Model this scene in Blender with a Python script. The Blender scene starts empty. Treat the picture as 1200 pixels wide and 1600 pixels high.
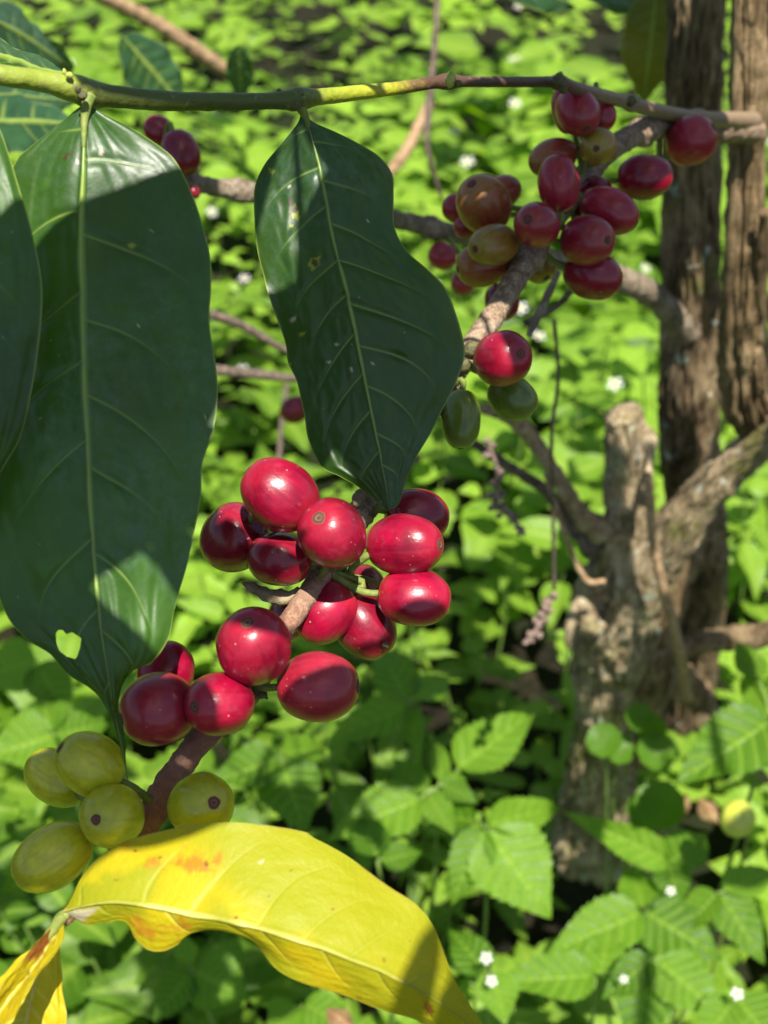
import bpy, math, random
import numpy as np
from mathutils import Vector, Matrix, noise
random.seed(7); rng = np.random.default_rng(7)
SC = bpy.context.scene
COL = SC.collection
# ------------------------------------------------------------------ camera
PITCH = math.radians(38.0); F = 1885.0
CAM = np.array([0.0, 0.0, 0.80])
FW = np.array([0.0, math.cos(PITCH), -math.sin(PITCH)])
UP = np.array([0.0, math.sin(PITCH), math.cos(PITCH)])
RT = np.array([1.0, 0.0, 0.0])
cam_d = bpy.data.cameras.new('camera'); cam = bpy.data.objects.new('camera', cam_d); COL.objects.link(cam)
cam.location = CAM; cam.rotation_euler = (math.pi/2 - PITCH, 0, 0)
cam_d.sensor_fit = 'VERTICAL'; cam_d.sensor_height = 24.0; cam_d.lens = 12.0/(800.0/F)
cam_d.clip_start = 0.005; cam_d.clip_end = 500
cam_d.dof.use_dof = True; cam_d.dof.focus_distance = 0.262; cam_d.dof.aperture_fstop = 12.0
SC.camera = cam
# ------------------------------------------------------------------ light
sd = 0.10*RT + 0.50*UP - 0.86*FW
SUN = sd/np.linalg.norm(sd)
world = bpy.data.worlds.new('World'); SC.world = world; world.use_nodes = True
wn = world.node_tree.nodes; wl = world.node_tree.links; wn.clear()
wo = wn.new('ShaderNodeOutputWorld'); bg = wn.new('ShaderNodeBackground'); sky = wn.new('ShaderNodeTexSky')
sky.sky_type = 'NISHITA'; sky.sun_disc = False
sky.sun_elevation = math.asin(SUN[2]); sky.sun_rotation = math.atan2(SUN[0], SUN[1])
bg.inputs['Strength'].default_value = 0.064
wl.new(sky.outputs[0], bg.inputs[0]); wl.new(bg.outputs[0], wo.inputs[0])
sl = bpy.data.lights.new('sun', 'SUN'); so = bpy.data.objects.new('sun', sl); COL.objects.link(so)
sl.energy = 5.0; sl.angle = math.radians(0.5); sl.color = (1.0, 0.95, 0.86)
so.rotation_euler = Vector(SUN).to_track_quat('Z', 'Y').to_euler()
SC.view_settings.view_transform = 'Standard'; SC.view_settings.look = 'None'
SC.view_settings.exposure = 1.10; SC.view_settings.gamma = 1.0
SC.render.engine = 'CYCLES'
SC.cycles.use_denoising = True
SC.cycles.max_bounces = 8; SC.cycles.transmission_bounces = 6; SC.cycles.sample_clamp_indirect = 6

def P(x, y, d):
    "point seen at photo pixel x,y at depth d metres"
    return CAM + FW*d + RT*((x-600.0)/F*d) + UP*((800.0-y)/F*d)
def PX(p):
    q = p - CAM
    d = q @ FW
    return np.stack([600 + (q @ RT)/d*F, 800 - (q @ UP)/d*F], -1)
# ------------------------------------------------------------------ object helpers
def tag(o, label=None, cat=None, group=None, kind=None):
    if label: o['label'] = label
    if cat: o['category'] = cat
    if group: o['group'] = group
    if kind: o['kind'] = kind
    return o
def thing(name, loc, label, cat, group=None):
    o = bpy.data.objects.new(name, None); COL.objects.link(o); o.location = loc
    o.empty_display_size = 0.01
    return tag(o, label, cat, group)
def mk(name, V, faces, mat, parent=None, attrs=None, smooth=True, origin=None):
    V = np.asarray(V, dtype=np.float64)
    po = np.zeros(3)
    if parent is not None:
        q = parent
        while q is not None:
            po = po + np.array(q.location); q = q.parent
    if origin is None: origin = V.mean(0) if parent is None else po
    origin = np.asarray(origin)
    me = bpy.data.meshes.new(name)
    VV = (V - origin).astype(np.float32)
    if isinstance(faces, np.ndarray):
        n, k = faces.shape
        me.vertices.add(len(VV)); me.vertices.foreach_set('co', VV.ravel())
        me.loops.add(n*k); me.loops.foreach_set('vertex_index', faces.astype(np.int32).ravel())
        me.polygons.add(n); me.polygons.foreach_set('loop_start', np.arange(0, n*k, k, dtype=np.int32))
        me.update(calc_edges=True)
    else:
        me.from_pydata([tuple(v) for v in VV.tolist()], [], [tuple(f) for f in faces]); me.update()
    if smooth: me.polygons.foreach_set('use_smooth', np.ones(len(me.polygons), dtype=bool))
    for k_, a in (attrs or {}).items():
        at = me.attributes.new(k_, 'FLOAT', 'POINT'); at.data.foreach_set('value', np.asarray(a, dtype=np.float32))
    if mat: me.materials.append(mat)
    o = bpy.data.objects.new(name, me); COL.objects.link(o)
    o.location = origin - po
    if parent is not None: o.parent = parent
    return o
def grid_faces(nr, nc, wrap=False):
    r = np.arange(nr-1)[:, None]; c = np.arange(nc if wrap else nc-1)[None, :]
    a = r*nc + c; b = r*nc + (c+1) % nc
    return np.stack([a, b, b+nc, a+nc], -1).reshape(-1, 4)
def spline(pts, n):
    "Catmull-Rom through the points, n samples by arc length"
    p = np.asarray(pts, float)
    if len(p) == 2: return p[0] + (p[1]-p[0])*np.linspace(0, 1, n)[:, None]
    e = np.vstack([2*p[0]-p[1], p, 2*p[-1]-p[-2]]); out = []
    for i in range(1, len(e)-2):
        t = np.linspace(0, 1, 14, endpoint=False)[:, None]
        a, b, c, d = e[i-1], e[i], e[i+1], e[i+2]
        out.append(0.5*((2*b) + (c-a)*t + (2*a-5*b+4*c-d)*t**2 + (3*b-a-3*c+d)*t**3))
    q = np.vstack(out + [p[-1:]])
    s = np.r_[0, np.cumsum(np.linalg.norm(np.diff(q[:, :3] if q.shape[1] > 2 else q, axis=0), axis=1))]
    u = np.linspace(0, s[-1], n)
    return np.stack([np.interp(u, s, q[:, k]) for k in range(q.shape[1])], -1)
def nz(p, s, oct=3):
    return noise.fractal(Vector(p)*s, 1.0, 2.0, oct)
def tube_mesh(path, rad, seg=16, rough=0.0, rs=60.0, ridge=0.0, caps=True, knots=()):
    "path Nx3, rad N -> verts, faces; rough/ridge displace it like bark"
    path = np.asarray(path); n = len(path); rad = np.asarray(rad)
    T = np.gradient(path, axis=0); T /= np.linalg.norm(T, axis=1)[:, None] + 1e-12
    ref = np.array([0.31, -0.9, 0.2]) if abs(T[0] @ np.array([0.31, -0.9, 0.2])) < .9 else np.array([1., 0, 0])
    V = []
    A = np.cross(T[0], ref); A /= np.linalg.norm(A)
    L = np.r_[0, np.cumsum(np.linalg.norm(np.diff(path, axis=0), axis=1))]
    for i in range(n):
        A = A - T[i]*(A @ T[i]); A /= np.linalg.norm(A); B = np.cross(T[i], A)
        for k in range(seg):
            th = 2*math.pi*k/seg
            dr = math.cos(th)*A + math.sin(th)*B
            r = rad[i]
            if rough: r *= 1 + rough*nz(path[i] + dr*rad[i], rs)
            if ridge:
                q = Vector((math.cos(th)*1.6, math.sin(th)*1.6, L[i]*ridge[1]))
                v = noise.fractal(q*ridge[2], 1.0, 2.0, 3)
                r *= 1 - ridge[0]*abs(v)*2 + ridge[0]*0.5
            V.append(path[i] + dr*r)
    fc = grid_faces(n, seg, True)
    V = np.array(V)
    if not caps: return V, fc
    F_ = [tuple(f) for f in fc.tolist()]
    V = np.vstack([V, path[0]-T[0]*rad[0]*.35, path[-1]+T[-1]*rad[-1]*.35])
    for k in range(seg):
        F_.append((len(V)-2, (k+1) % seg, k)); F_.append((len(V)-1, (n-1)*seg+k, (n-1)*seg+(k+1) % seg))
    return V, F_
def merge(parts):
    Vs, Fs, off = [], [], 0
    for V, Fc in parts:
        Vs.append(V); Fs += [tuple(int(i)+off for i in f) for f in (Fc.tolist() if isinstance(Fc, np.ndarray) else Fc)]; off += len(V)
    return np.vstack(Vs), Fs
def ppath(pts, n):
    "pts (px,py,depth,radius px) -> world path and radii"
    q = spline(pts, n)
    W = np.array([P(*r[:3]) for r in q]); return W, q[:, 3]/F*q[:, 2]
# ------------------------------------------------------------------ material helpers
class M:
    def __init__(s, name):
        s.m = bpy.data.materials.new(name); s.m.use_nodes = True; s.t = s.m.node_tree; s.t.nodes.clear()
        s.out = s.n('ShaderNodeOutputMaterial')
    def n(s, typ, **kw):
        nd = s.t.nodes.new(typ)
        for k, v in kw.items(): setattr(nd, k, v)
        return nd
    def l(s, a, b): s.t.links.new(a, b)
    def set(s, inp, v):
        if isinstance(v, bpy.types.NodeSocket): s.l(v, inp)
        elif isinstance(v, tuple) and len(v) == 3 and inp.type == 'RGBA': inp.default_value = (*v, 1)
        else: inp.default_value = v
    def attr(s, name): return s.n('ShaderNodeAttribute', attribute_name=name).outputs['Fac']
    def coord(s, scale=(1, 1, 1)):
        mp = s.n('ShaderNodeMapping'); mp.inputs['Scale'].default_value = scale
        s.l(s.n('ShaderNodeTexCoord').outputs['Object'], mp.inputs[0]); return mp.outputs[0]
    def noise(s, vec, scale, detail=3, rough=.55):
        nd = s.n('ShaderNodeTexNoise'); nd.inputs['Scale'].default_value = scale
        nd.inputs['Detail'].default_value = detail; nd.inputs['Roughness'].default_value = rough
        s.l(vec, nd.inputs['Vector']); return nd.outputs['Fac']
    def voro(s, vec, scale, feature='F1'):
        nd = s.n('ShaderNodeTexVoronoi', feature=feature); nd.inputs['Scale'].default_value = scale
        s.l(vec, nd.inputs['Vector']); return nd.outputs['Distance']
    def ramp(s, fac, stops):
        nd = s.n('ShaderNodeValToRGB'); cr = nd.color_ramp
        cl = lambda c: (*c, 1) if isinstance(c, tuple) else (c, c, c, 1)
        cr.elements.remove(cr.elements[1]); cr.elements[0].position = stops[0][0]; cr.elements[0].color = cl(stops[0][1])
        for p, c in stops[1:]: cr.elements.new(p).color = cl(c)
        s.l(fac, nd.inputs[0]); return nd.outputs[0]
    def mix(s, f, a, b, blend='MIX'):
        nd = s.n('ShaderNodeMix', data_type='RGBA', blend_type=blend)
        s.set(nd.inputs[0], f); s.set(nd.inputs[6], a); s.set(nd.inputs[7], b); return nd.outputs[2]
    def math(s, op, a, b=0.0, clamp=False):
        nd = s.n('ShaderNodeMath', operation=op, use_clamp=clamp); s.set(nd.inputs[0], a); s.set(nd.inputs[1], b); return nd.outputs[0]
    def rand(s): return s.n('ShaderNodeObjectInfo').outputs['Random']
    def bump(s, h, strength, dist):
        nd = s.n('ShaderNodeBump'); nd.inputs['Strength'].default_value = strength; nd.inputs['Distance'].default_value = dist
        s.l(h, nd.inputs['Height']); return nd.outputs[0]
    def bsdf(s, color, rough=.5, spec=.5, normal=None, sss=0, coat=0, coat_rough=.2, rad=(.004, .001, .0006)):
        b = s.n('ShaderNodeBsdfPrincipled'); s.set(b.inputs['Base Color'], color); s.set(b.inputs['Roughness'], rough)
        s.set(b.inputs['Specular IOR Level'], spec)
        if normal is not None: s.l(normal, b.inputs['Normal'])
        if sss:
            b.inputs['Subsurface Weight'].default_value = sss; b.inputs['Subsurface Scale'].default_value = 1.0
            b.inputs['Subsurface Radius'].default_value = rad
        if coat: b.inputs['Coat Weight'].default_value = coat; b.inputs['Coat Roughness'].default_value = coat_rough
        return b.outputs[0]
    def fin(s, sh): s.l(sh, s.out.inputs['Surface']); return s.m
    def leafsh(s, color, tcolor, tf, rough, spec, normal=None):
        a = s.bsdf(color, rough, spec, normal); t = s.n('ShaderNodeBsdfTranslucent'); s.set(t.inputs[0], tcolor)
        if normal is not None: s.l(normal, t.inputs['Normal'])
        x = s.n('ShaderNodeMixShader'); x.inputs[0].default_value = tf; s.l(a, x.inputs[1]); s.l(t.outputs[0], x.inputs[2])
        return x.outputs[0]

def mat_coffee_leaf(name='coffee_leaf', base=(.016, .048, .003), light=(.036, .098, .006), vein=(.22, .30, .05), tr=(.14, .28, .010), tf=.20, rough=.43):
    m = M(name); co = m.coord()
    n1 = m.noise(co, 28, 4); n2 = m.noise(co, 160, 3); n3 = m.noise(co, 700, 3)
    c = m.mix(m.ramp(n1, [(.35, 0.), (.68, 1.)]), base, light)
    c = m.mix(m.math('MULTIPLY', m.ramp(n2, [(.55, 0.), (.75, 1.)]), .35), c, tuple(x*1.7 for x in light))
    v = m.attr('vein'); c = m.mix(m.math('MULTIPLY', v, .72), c, vein)
    c = m.mix(m.attr('rib'), c, tuple(x*1.25 for x in vein))
    c = m.mix(m.math('MULTIPLY', m.attr('edge'), .75), c, (.30, .36, .05))
    c = m.mix(m.attr('halo'), c, (.32, .34, .01))
    c = m.mix(m.attr('spot'), c, (.055, .018, .010))
    c = m.mix(m.attr('pale'), c, (.42, .36, .28))
    # fine net of small veins
    ve = m.ramp(m.voro(co, 420, 'DISTANCE_TO_EDGE'), [(.0, 1.), (.09, 0.)]); c = m.mix(m.math('MULTIPLY', ve, .05), c, tuple(x*2.0 for x in light))
    # bluish sheen painted into the colour, mixed with dust smudges, ragged outline
    fm = m.math('MULTIPLY', m.ramp(m.noise(co, 17, 6, .7), [(.48, 0.), (.66, 1.)]), m.ramp(m.noise(co, 420, 4, .7), [(.38, 0.), (.62, 1.)]))
    c = m.mix(m.math('MULTIPLY', fm, .42), c, (.10, .18, .15))
    # dust freckles
    vo = m.voro(co, 330); sp = m.ramp(vo, [(.05, 1.), (.09, 0.)])
    pick = m.ramp(m.noise(co, 120, 1), [(.60, 0.), (.64, 1.)])
    c = m.mix(m.math('MULTIPLY', m.math('MULTIPLY', sp, pick), .5), c, (.35, .38, .28))
    h = m.math('ADD', m.math('MULTIPLY', n3, .25), m.math('MULTIPLY', n2, .8))
    h = m.math('SUBTRACT', h, m.math('MULTIPLY', v, .5))
    nb = m.bump(h, .35, .0006)
    rg = m.math('ADD', m.math('MULTIPLY', n1, .22), m.math('ADD', m.math('MULTIPLY', n3, .15), rough-.17))
    return m.fin(m.leafsh(c, m.mix(v, tr, tuple(x*.6 for x in tr)), tf, rg, .5, nb))
def mat_yellow_leaf():
    m = M('yellowed_leaf'); co = m.coord()
    n1 = m.noise(co, 35, 4); n2 = m.noise(co, 140, 3); n3 = m.noise(co, 800, 2)
    c = m.mix(m.ramp(n1, [(.38, 0.), (.62, 1.)]), (.40, .36, .006), (.50, .38, .006))
    c = m.mix(m.math('MULTIPLY', m.ramp(n2, [(.5, 0.), (.8, 1.)]), .6), c, (.60, .38, .01))
    c = m.mix(m.math('MULTIPLY', m.attr('vein'), .5), c, (.66, .64, .12))
    c = m.mix(m.attr('rib'), c, (.72, .66, .20))
    c = m.mix(m.math('MULTIPLY', m.attr('edge'), .7), c, (.42, .40, .10))
    c = m.mix(m.math('MULTIPLY', m.attr('green'), .75), c, (.25, .28, .008))
    sp = m.math('MULTIPLY', m.attr('halo'), m.ramp(m.noise(co, 210, 5, .65), [(.44, 0.), (.56, 1.)]))
    c = m.mix(sp, c, (.42, .17, .012))
    c = m.mix(m.attr('spot'), c, (.22, .05, .015))
    c = m.mix(m.attr('pale'), c, (.50, .44, .30))
    br = m.math('MULTIPLY', m.ramp(m.attr('edge'), [(.35, 0.), (.8, 1.)]), m.ramp(m.noise(co, 70, 4, .7), [(.46, 0.), (.58, 1.)])); c = m.mix(m.math('MULTIPLY', br, .85), c, (.20, .09, .03))
    sk = m.math('MULTIPLY', m.ramp(m.voro(co, 300), [(.06, 1.), (.12, 0.)]), m.ramp(n2, [(.5, 0.), (.55, 1.)])); c = m.mix(m.math('MULTIPLY', sk, .5), c, (.25, .10, .02))
    h = m.math('SUBTRACT', m.math('MULTIPLY', n3, .5), m.math('MULTIPLY', m.attr('vein'), .5))
    return m.fin(m.leafsh(c, (.62, .51, .01), .32, m.math('ADD', m.math('MULTIPLY', n2, .2), .46), .3, m.bump(h, .5, .0008)))
def mat_weed(name, a, b, tr, vein, tf=.36, rough=.44):
    m = M(name); co = m.coord(); n1 = m.noise(co, 9, 2); n2 = m.noise(co, 260, 2)
    c = m.mix(m.ramp(n1, [(.35, 0.), (.65, 1.)]), a, b)
    c = m.mix(m.attr('tone'), m.mix(m.math('SUBTRACT', 1., m.attr('tone')), c, tuple(x*.55 for x in a)), tuple((x+y)*.62 for x, y in zip(vein, b)))
    c = m.mix(m.math('MULTIPLY', m.ramp(n2, [(.45, 0.), (.7, 1.)]), .3), c, tuple(x*.6 for x in a)); c = m.mix(m.math('MULTIPLY', m.attr('vein'), .6), c, vein)
    h = m.math('SUBTRACT', m.math('MULTIPLY', n2, .6), m.attr('vein'))
    tc = m.mix(m.attr('tone'), tr, tuple(min(1, x*1.3) for x in tr))
    return m.fin(m.leafsh(c, tc, tf, rough, .2, m.bump(h, .5, .0018)))
def mat_cherry(name, c0, c1, tip, tipw=(.72, 1.0), stalk=None, streak=.32, rough=.31, sss=.12, rad=(.004, .0008, .0006), green=None):
    m = M(name); tc = m.n('ShaderNodeTexCoord').outputs['Object']
    co = m.coord(); cs = m.coord((1, 1, .10))
    n1 = m.noise(co, 130, 3); n2 = m.noise(cs, 1100, 3); n3 = m.noise(co, 1800, 2)
    f = m.math('ADD', m.ramp(n1, [(.36, 0.), (.66, 1.)]), m.math('MULTIPLY', m.math('SUBTRACT', m.rand(), .5), .8), True)
    c = m.mix(f, c0, c1)
    c = m.mix(m.math('MULTIPLY', m.ramp(m.noise(co, 330, 5, .7), [(.44, 0.), (.62, 1.)]), .35), c, tuple(x*.5 for x in c0))
    c = m.mix(m.math('MULTIPLY', m.ramp(m.noise(co, 210, 5, .7), [(.56, 0.), (.70, 1.)]), .05), c, (.45, .35, .32))
    c = m.mix(m.math('MULTIPLY', m.ramp(n2, [(.45, 0.), (.75, 1.)]), streak), c, tip)
    ax = m.attr('ax')
    c = m.mix(m.math('MULTIPLY', m.ramp(ax, [(tipw[0], 0.), (tipw[1], 1.)]), .55), c, tip)
    if stalk: c = m.mix(m.math('MULTIPLY', m.ramp(ax, [(0., 1.), (.30, 0.)]), .7), c, stalk)
    if green:   # unripe flush on one side
        g = m.ramp(m.noise(co, 75, 2), [(.42, 0.), (.60, 1.)]); c = m.mix(m.math('MULTIPLY', g, .8), c, green)
    # thin seam lines and small corky freckles
    c = m.mix(m.math('MULTIPLY', m.attr('seam'), .35), c, tuple(x*.35 for x in c0))
    vo = m.ramp(m.voro(co, 520), [(.07, 1.), (.13, 0.)]); pk = m.ramp(m.noise(co, 300, 1), [(.55, 0.), (.60, 1.)])
    c = m.mix(m.math('MULTIPLY', m.math('MULTIPLY', vo, pk), .55), c, (.55, .36, .22))
    h = m.math('ADD', m.math('MULTIPLY', n2, .5), m.math('MULTIPLY', n3, .25))
    rg = m.math('ADD', m.math('MULTIPLY', n1, .16), rough - .06)
    return m.fin(m.bsdf(c, rg, .38, m.bump(m.math('ADD', h, m.math('MULTIPLY', n1, .6)), .3, .0004), sss=sss, rad=rad, coat=.20, coat_rough=.13))
def mat_navel():
    m = M('navel_scar'); co = m.coord(); n = m.noise(co, 2500, 3)
    c = m.ramp(m.attr('ring'), [(0., (.10, .045, .03)), (.16, (.02, .009, .006)), (.30, (.17, .085, .05)), (.52, (.14, .05, .035)), (.72, (.045, .015, .011)), (.9, (.16, .05, .03))])
    c = m.mix(m.math('MULTIPLY', n, .4), c, (.10, .06, .04))
    return m.fin(m.bsdf(c, .7, .25, m.bump(n, .6, .0003)))
def mat_bark(name, dark, mid, pale, lichen=None, sc=1.0, zst=.18, lich_lo=.63, bump=.9, smooth=None):
    m = M(name); co = m.coord(); cs = m.coord((1, 1, zst))
    n1 = m.noise(cs, 130*sc, 5, .65); n2 = m.noise(co, 40*sc, 4); n3 = m.noise(co, 600*sc, 4, .7)
    w = m.noise(cs, 420*sc, 4, .7)
    c = m.ramp(n1, [(.30, dark), (.52, mid), (.74, pale)])
    c = m.mix(m.ramp(w, [(.42, .65), (.55, 0.)]), c, dark)
    c = m.mix(m.math('MULTIPLY', m.ramp(n2, [(.5, 0.), (.7, 1.)]), .5), c, pale)
    if lichen:
        a = m.ramp(m.noise(co, 62*sc, 5, .65), [(lich_lo, 0.), (lich_lo+.05, 1.)])
        c = m.mix(m.math('MULTIPLY', a, .85), c, lichen)
        b = m.ramp(m.noise(co, 95*sc, 5, .6), [(lich_lo+.02, 0.), (lich_lo+.06, 1.)])
        c = m.mix(m.math('MULTIPLY', b, .8), c, (.50, .52, .42))
        g = m.ramp(m.noise(co, 33*sc, 4, .6), [(.56, 0.), (.66, 1.)])
        c = m.mix(m.math('MULTIPLY', g, .5), c, (.12, .14, .02))
    if smooth: c = m.mix(m.math('MULTIPLY', m.ramp(m.attr('along'), [(.74, 0.), (.84, 1.)]), .72), c, smooth)
    h = m.math('ADD', m.math('MULTIPLY', n1, 1.), m.math('MULTIPLY', n3, .5)); h = m.math('ADD', h, m.math('MULTIPLY', w, .6))
    return m.fin(m.bsdf(c, .82, .2, m.bump(h, bump, .002)))
def mat_twig(name, stops, rough=.45, lent=(.30, .26, .12)):
    "young wood: colour runs along the twig by attribute along"
    m = M(name); co = m.coord(); n = m.noise(co, 500, 4); n2 = m.noise(m.coord((.12, 1, 1)), 900, 3)
    a = m.math('ADD', m.attr('along'), m.math('MULTIPLY', m.math('SUBTRACT', n, .5), .05))
    c = m.ramp(a, stops)
    c = m.mix(m.math('MULTIPLY', m.ramp(n2, [(.5, 0.), (.72, 1.)]), .3), c, tuple(x*.4 for x in lent))
    c = m.mix(m.math('MULTIPLY', m.ramp(n, [(.61, 0.), (.67, 1.)]), .5), c, lent)
    return m.fin(m.bsdf(c, rough, .4, m.bump(m.math('ADD', n, n2), .35, .0006)))
def mat_plain(name, a, b, sc=200, rough=.6, spec=.3, bump=.3, tf=None):
    m = M(name); co = m.coord(); n = m.noise(co, sc, 4)
    c = m.mix(m.ramp(n, [(.35, 0.), (.65, 1.)]), a, b); nb = m.bump(n, bump, .0008)
    if tf: return m.fin(m.leafsh(c, tf[0], tf[1], rough, spec, nb))
    return m.fin(m.bsdf(c, rough, spec, nb))
def mat_soil():
    m = M('leaf_litter_soil'); co = m.coord()
    n1 = m.noise(co, 6, 5); n2 = m.noise(co, 60, 6, .7); v = m.voro(co, 45)
    c = m.ramp(n2, [(.3, (.006, .006, .003)), (.5, (.018, .016, .008)), (.72, (.045, .034, .018))])
    c = m.mix(m.ramp(n1, [(.45, 0.), (.6, .6)]), c, (.02, .035, .008))
    return m.fin(m.bsdf(c, .9, .15, m.bump(m.math('ADD', n2, v), 1., .02)))

MT = {}
MT['leaf'] = mat_coffee_leaf()
MT['leaf_deep'] = mat_coffee_leaf('deep_coffee_leaf', (.010, .034, .002), (.022, .062, .004), tf=.18, rough=.42)
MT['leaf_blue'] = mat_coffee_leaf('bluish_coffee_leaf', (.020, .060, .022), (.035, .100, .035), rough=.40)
MT['yleaf'] = mat_yellow_leaf()
MT['oleaf'] = mat_coffee_leaf('olive_leaf', (.05, .065, .004), (.13, .12, .006), tr=(.30, .28, .01), tf=.3, rough=.5)
MT['weed'] = mat_weed('weed_leaf', (.070, .180, .009), (.130, .265, .015), (.24, .48, .006), (.24, .38, .04))
MT['weed_cover'] = mat_weed('ground_cover_leaf', (.048, .140, .007), (.150, .285, .014), (.27, .50, .006), (.26, .38, .05), tf=.38)
MT['stem'] = mat_plain('weed_stem', (.10, .18, .03), (.16, .24, .05), 60)
R0, R1 = (.14, .0012, .013), (.29, .0018, .027)
MT['red'] = mat_cherry('ripe_cherry_skin', R0, R1, (.36, .012, .03), stalk=(.38, .02, .03))
MT['dark'] = mat_cherry('dark_ripe_cherry_skin', (.15, .004, .014), (.24, .006, .024), (.22, .03, .025), rough=.22)
MT['wine'] = mat_cherry('wine_cherry_skin', (.24, .009, .026), (.35, .014, .036), (.28, .045, .03), rough=.30)
MT['rust'] = mat_cherry('half_ripe_cherry_skin', (.28, .035, .025), (.36, .07, .03), (.30, .18, .03), tipw=(.5, .95), streak=.4, rough=.32)
MT['olive'] = mat_cherry('turning_cherry_skin', (.28, .13, .02), (.33, .19, .025), (.24, .22, .03), streak=.45, rough=.33, rad=(.003, .002, .0006))
MT['ygreen'] = mat_cherry('yellow_cherry_skin', (.40, .41, .012), (.54, .52, .018), (.27, .28, .012), streak=.60, rough=.30, rad=(.003, .003, .0006))
MT['lime'] = mat_cherry('lime_fruit_skin', (.42, .46, .05), (.58, .60, .10), (.50, .50, .10), streak=.3, rough=.35, rad=(.003, .003, .0006))
MT['green'] = mat_cherry('green_cherry_skin', (.085, .135, .012), (.13, .18, .018), (.18, .20, .05), streak=.35, rough=.26, rad=(.002, .003, .0006))
MT['navel'] = mat_navel()
MT['stalk'] = mat_plain('cherry_stalk', (.12, .17, .03), (.20, .22, .05), 700)
MT['scale'] = mat_plain('papery_bract', (.16, .12, .07), (.28, .22, .13), 500, .8, .15, .8)
MT['bark'] = mat_bark('old_bark', (.04, .026, .015), (.20, .14, .075), (.42, .32, .19), (.30, .38, .32))
MT['bark2'] = mat_bark('split_bark', (.038, .024, .012), (.22, .15, .075), (.44, .33, .19), None, zst=.10)
MT['stump'] = mat_bark('lichened_bark', (.06, .042, .022), (.34, .26, .15), (.60, .48, .31), (.26, .36, .28), lich_lo=.61, zst=.35)
MT['fruitwood'] = mat_bark('fruiting_wood', (.11, .065, .04), (.33, .23, .15), (.52, .42, .30), None, sc=3.2, zst=.8, bump=.5, smooth=(.26, .11, .07))
MT['backwood'] = mat_bark('grey_branch_bark', (.12, .09, .06), (.32, .25, .17), (.50, .42, .32), None, sc=2.4, zst=.7)
MT['tanwood'] = mat_bark('tan_branch_bark', (.12, .08, .045), (.38, .28, .16), (.58, .46, .30), None, sc=1.6, zst=.6)
MT['dry'] = mat_plain('dry_stem', (.20, .12, .06), (.38, .26, .15), 300, .8, .2)
MT['dark_dry'] = mat_plain('dark_dry_stem', (.06, .045, .035), (.16, .12, .09), 300, .8, .2)
MT['spike'] = mat_plain('dried_flower', (.10, .065, .05), (.30, .22, .18), 500, .9, .1)
MT['petal'] = mat_plain('white_petal', (.72, .72, .70), (.80, .80, .78), 300, .6, .3, .2, tf=((.6, .6, .55), .3))
MT['floret'] = mat_plain('yellow_floret', (.50, .34, .02), (.62, .45, .04), 900, .8, .2)
MT['dead'] = mat_plain('dead_leaf', (.20, .11, .05), (.42, .28, .14), 90, .75, .2, .5, tf=((.4, .22, .08), .25))
MT['soil'] = mat_soil()
MT['node'] = mat_plain('node_bud', (.05, .05, .02), (.13, .12, .05), 700, .6, .3, .8)
MT['budgreen'] = mat_plain('green_bud', (.25, .32, .05), (.42, .42, .10), 700, .6, .3, .5)

# ------------------------------------------------------------------ leaf builders
def vein_skew(tau, v, k=1.0):
    "grid rows follow the side veins, so that these come out as clean lines"
    a = np.abs(v); sl = np.minimum(1, .40+2.2*tau)
    m = np.clip(tau*9, 0, 1)*np.clip((1-tau)*3.2, 0, 1)
    return tau + k*m*(.115*sl*a + .075*sl*a**3 + .0035*np.sin(a*6+tau*23+np.sign(v)))
def vein_attr(t, v, L, seed, nv=8, w=1.9):
    r = random.Random(seed); out = np.zeros_like(t); soft = np.zeros_like(t); a = np.abs(v)
    for side in (-1, 1):
        for k in range(nv):
            tk = .045 + (k + r.uniform(-.14, .14) + (.3 if side > 0 else 0))*(.92/nv)
            end = r.uniform(.74, .92); d = np.abs(t-tk)*L*.80; m = (np.sign(v) == side) & (a < end)
            ww = w*(1.15-.55*a/end); fade = np.clip((end-a)/.45, 0, 1)
            out = np.maximum(out, np.where(m, np.exp(-(d/ww)**2)*fade, 0))
            soft = np.maximum(soft, np.where(m, np.exp(-(d/(ww*6))**2)*fade, 0))
    return out, soft

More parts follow.
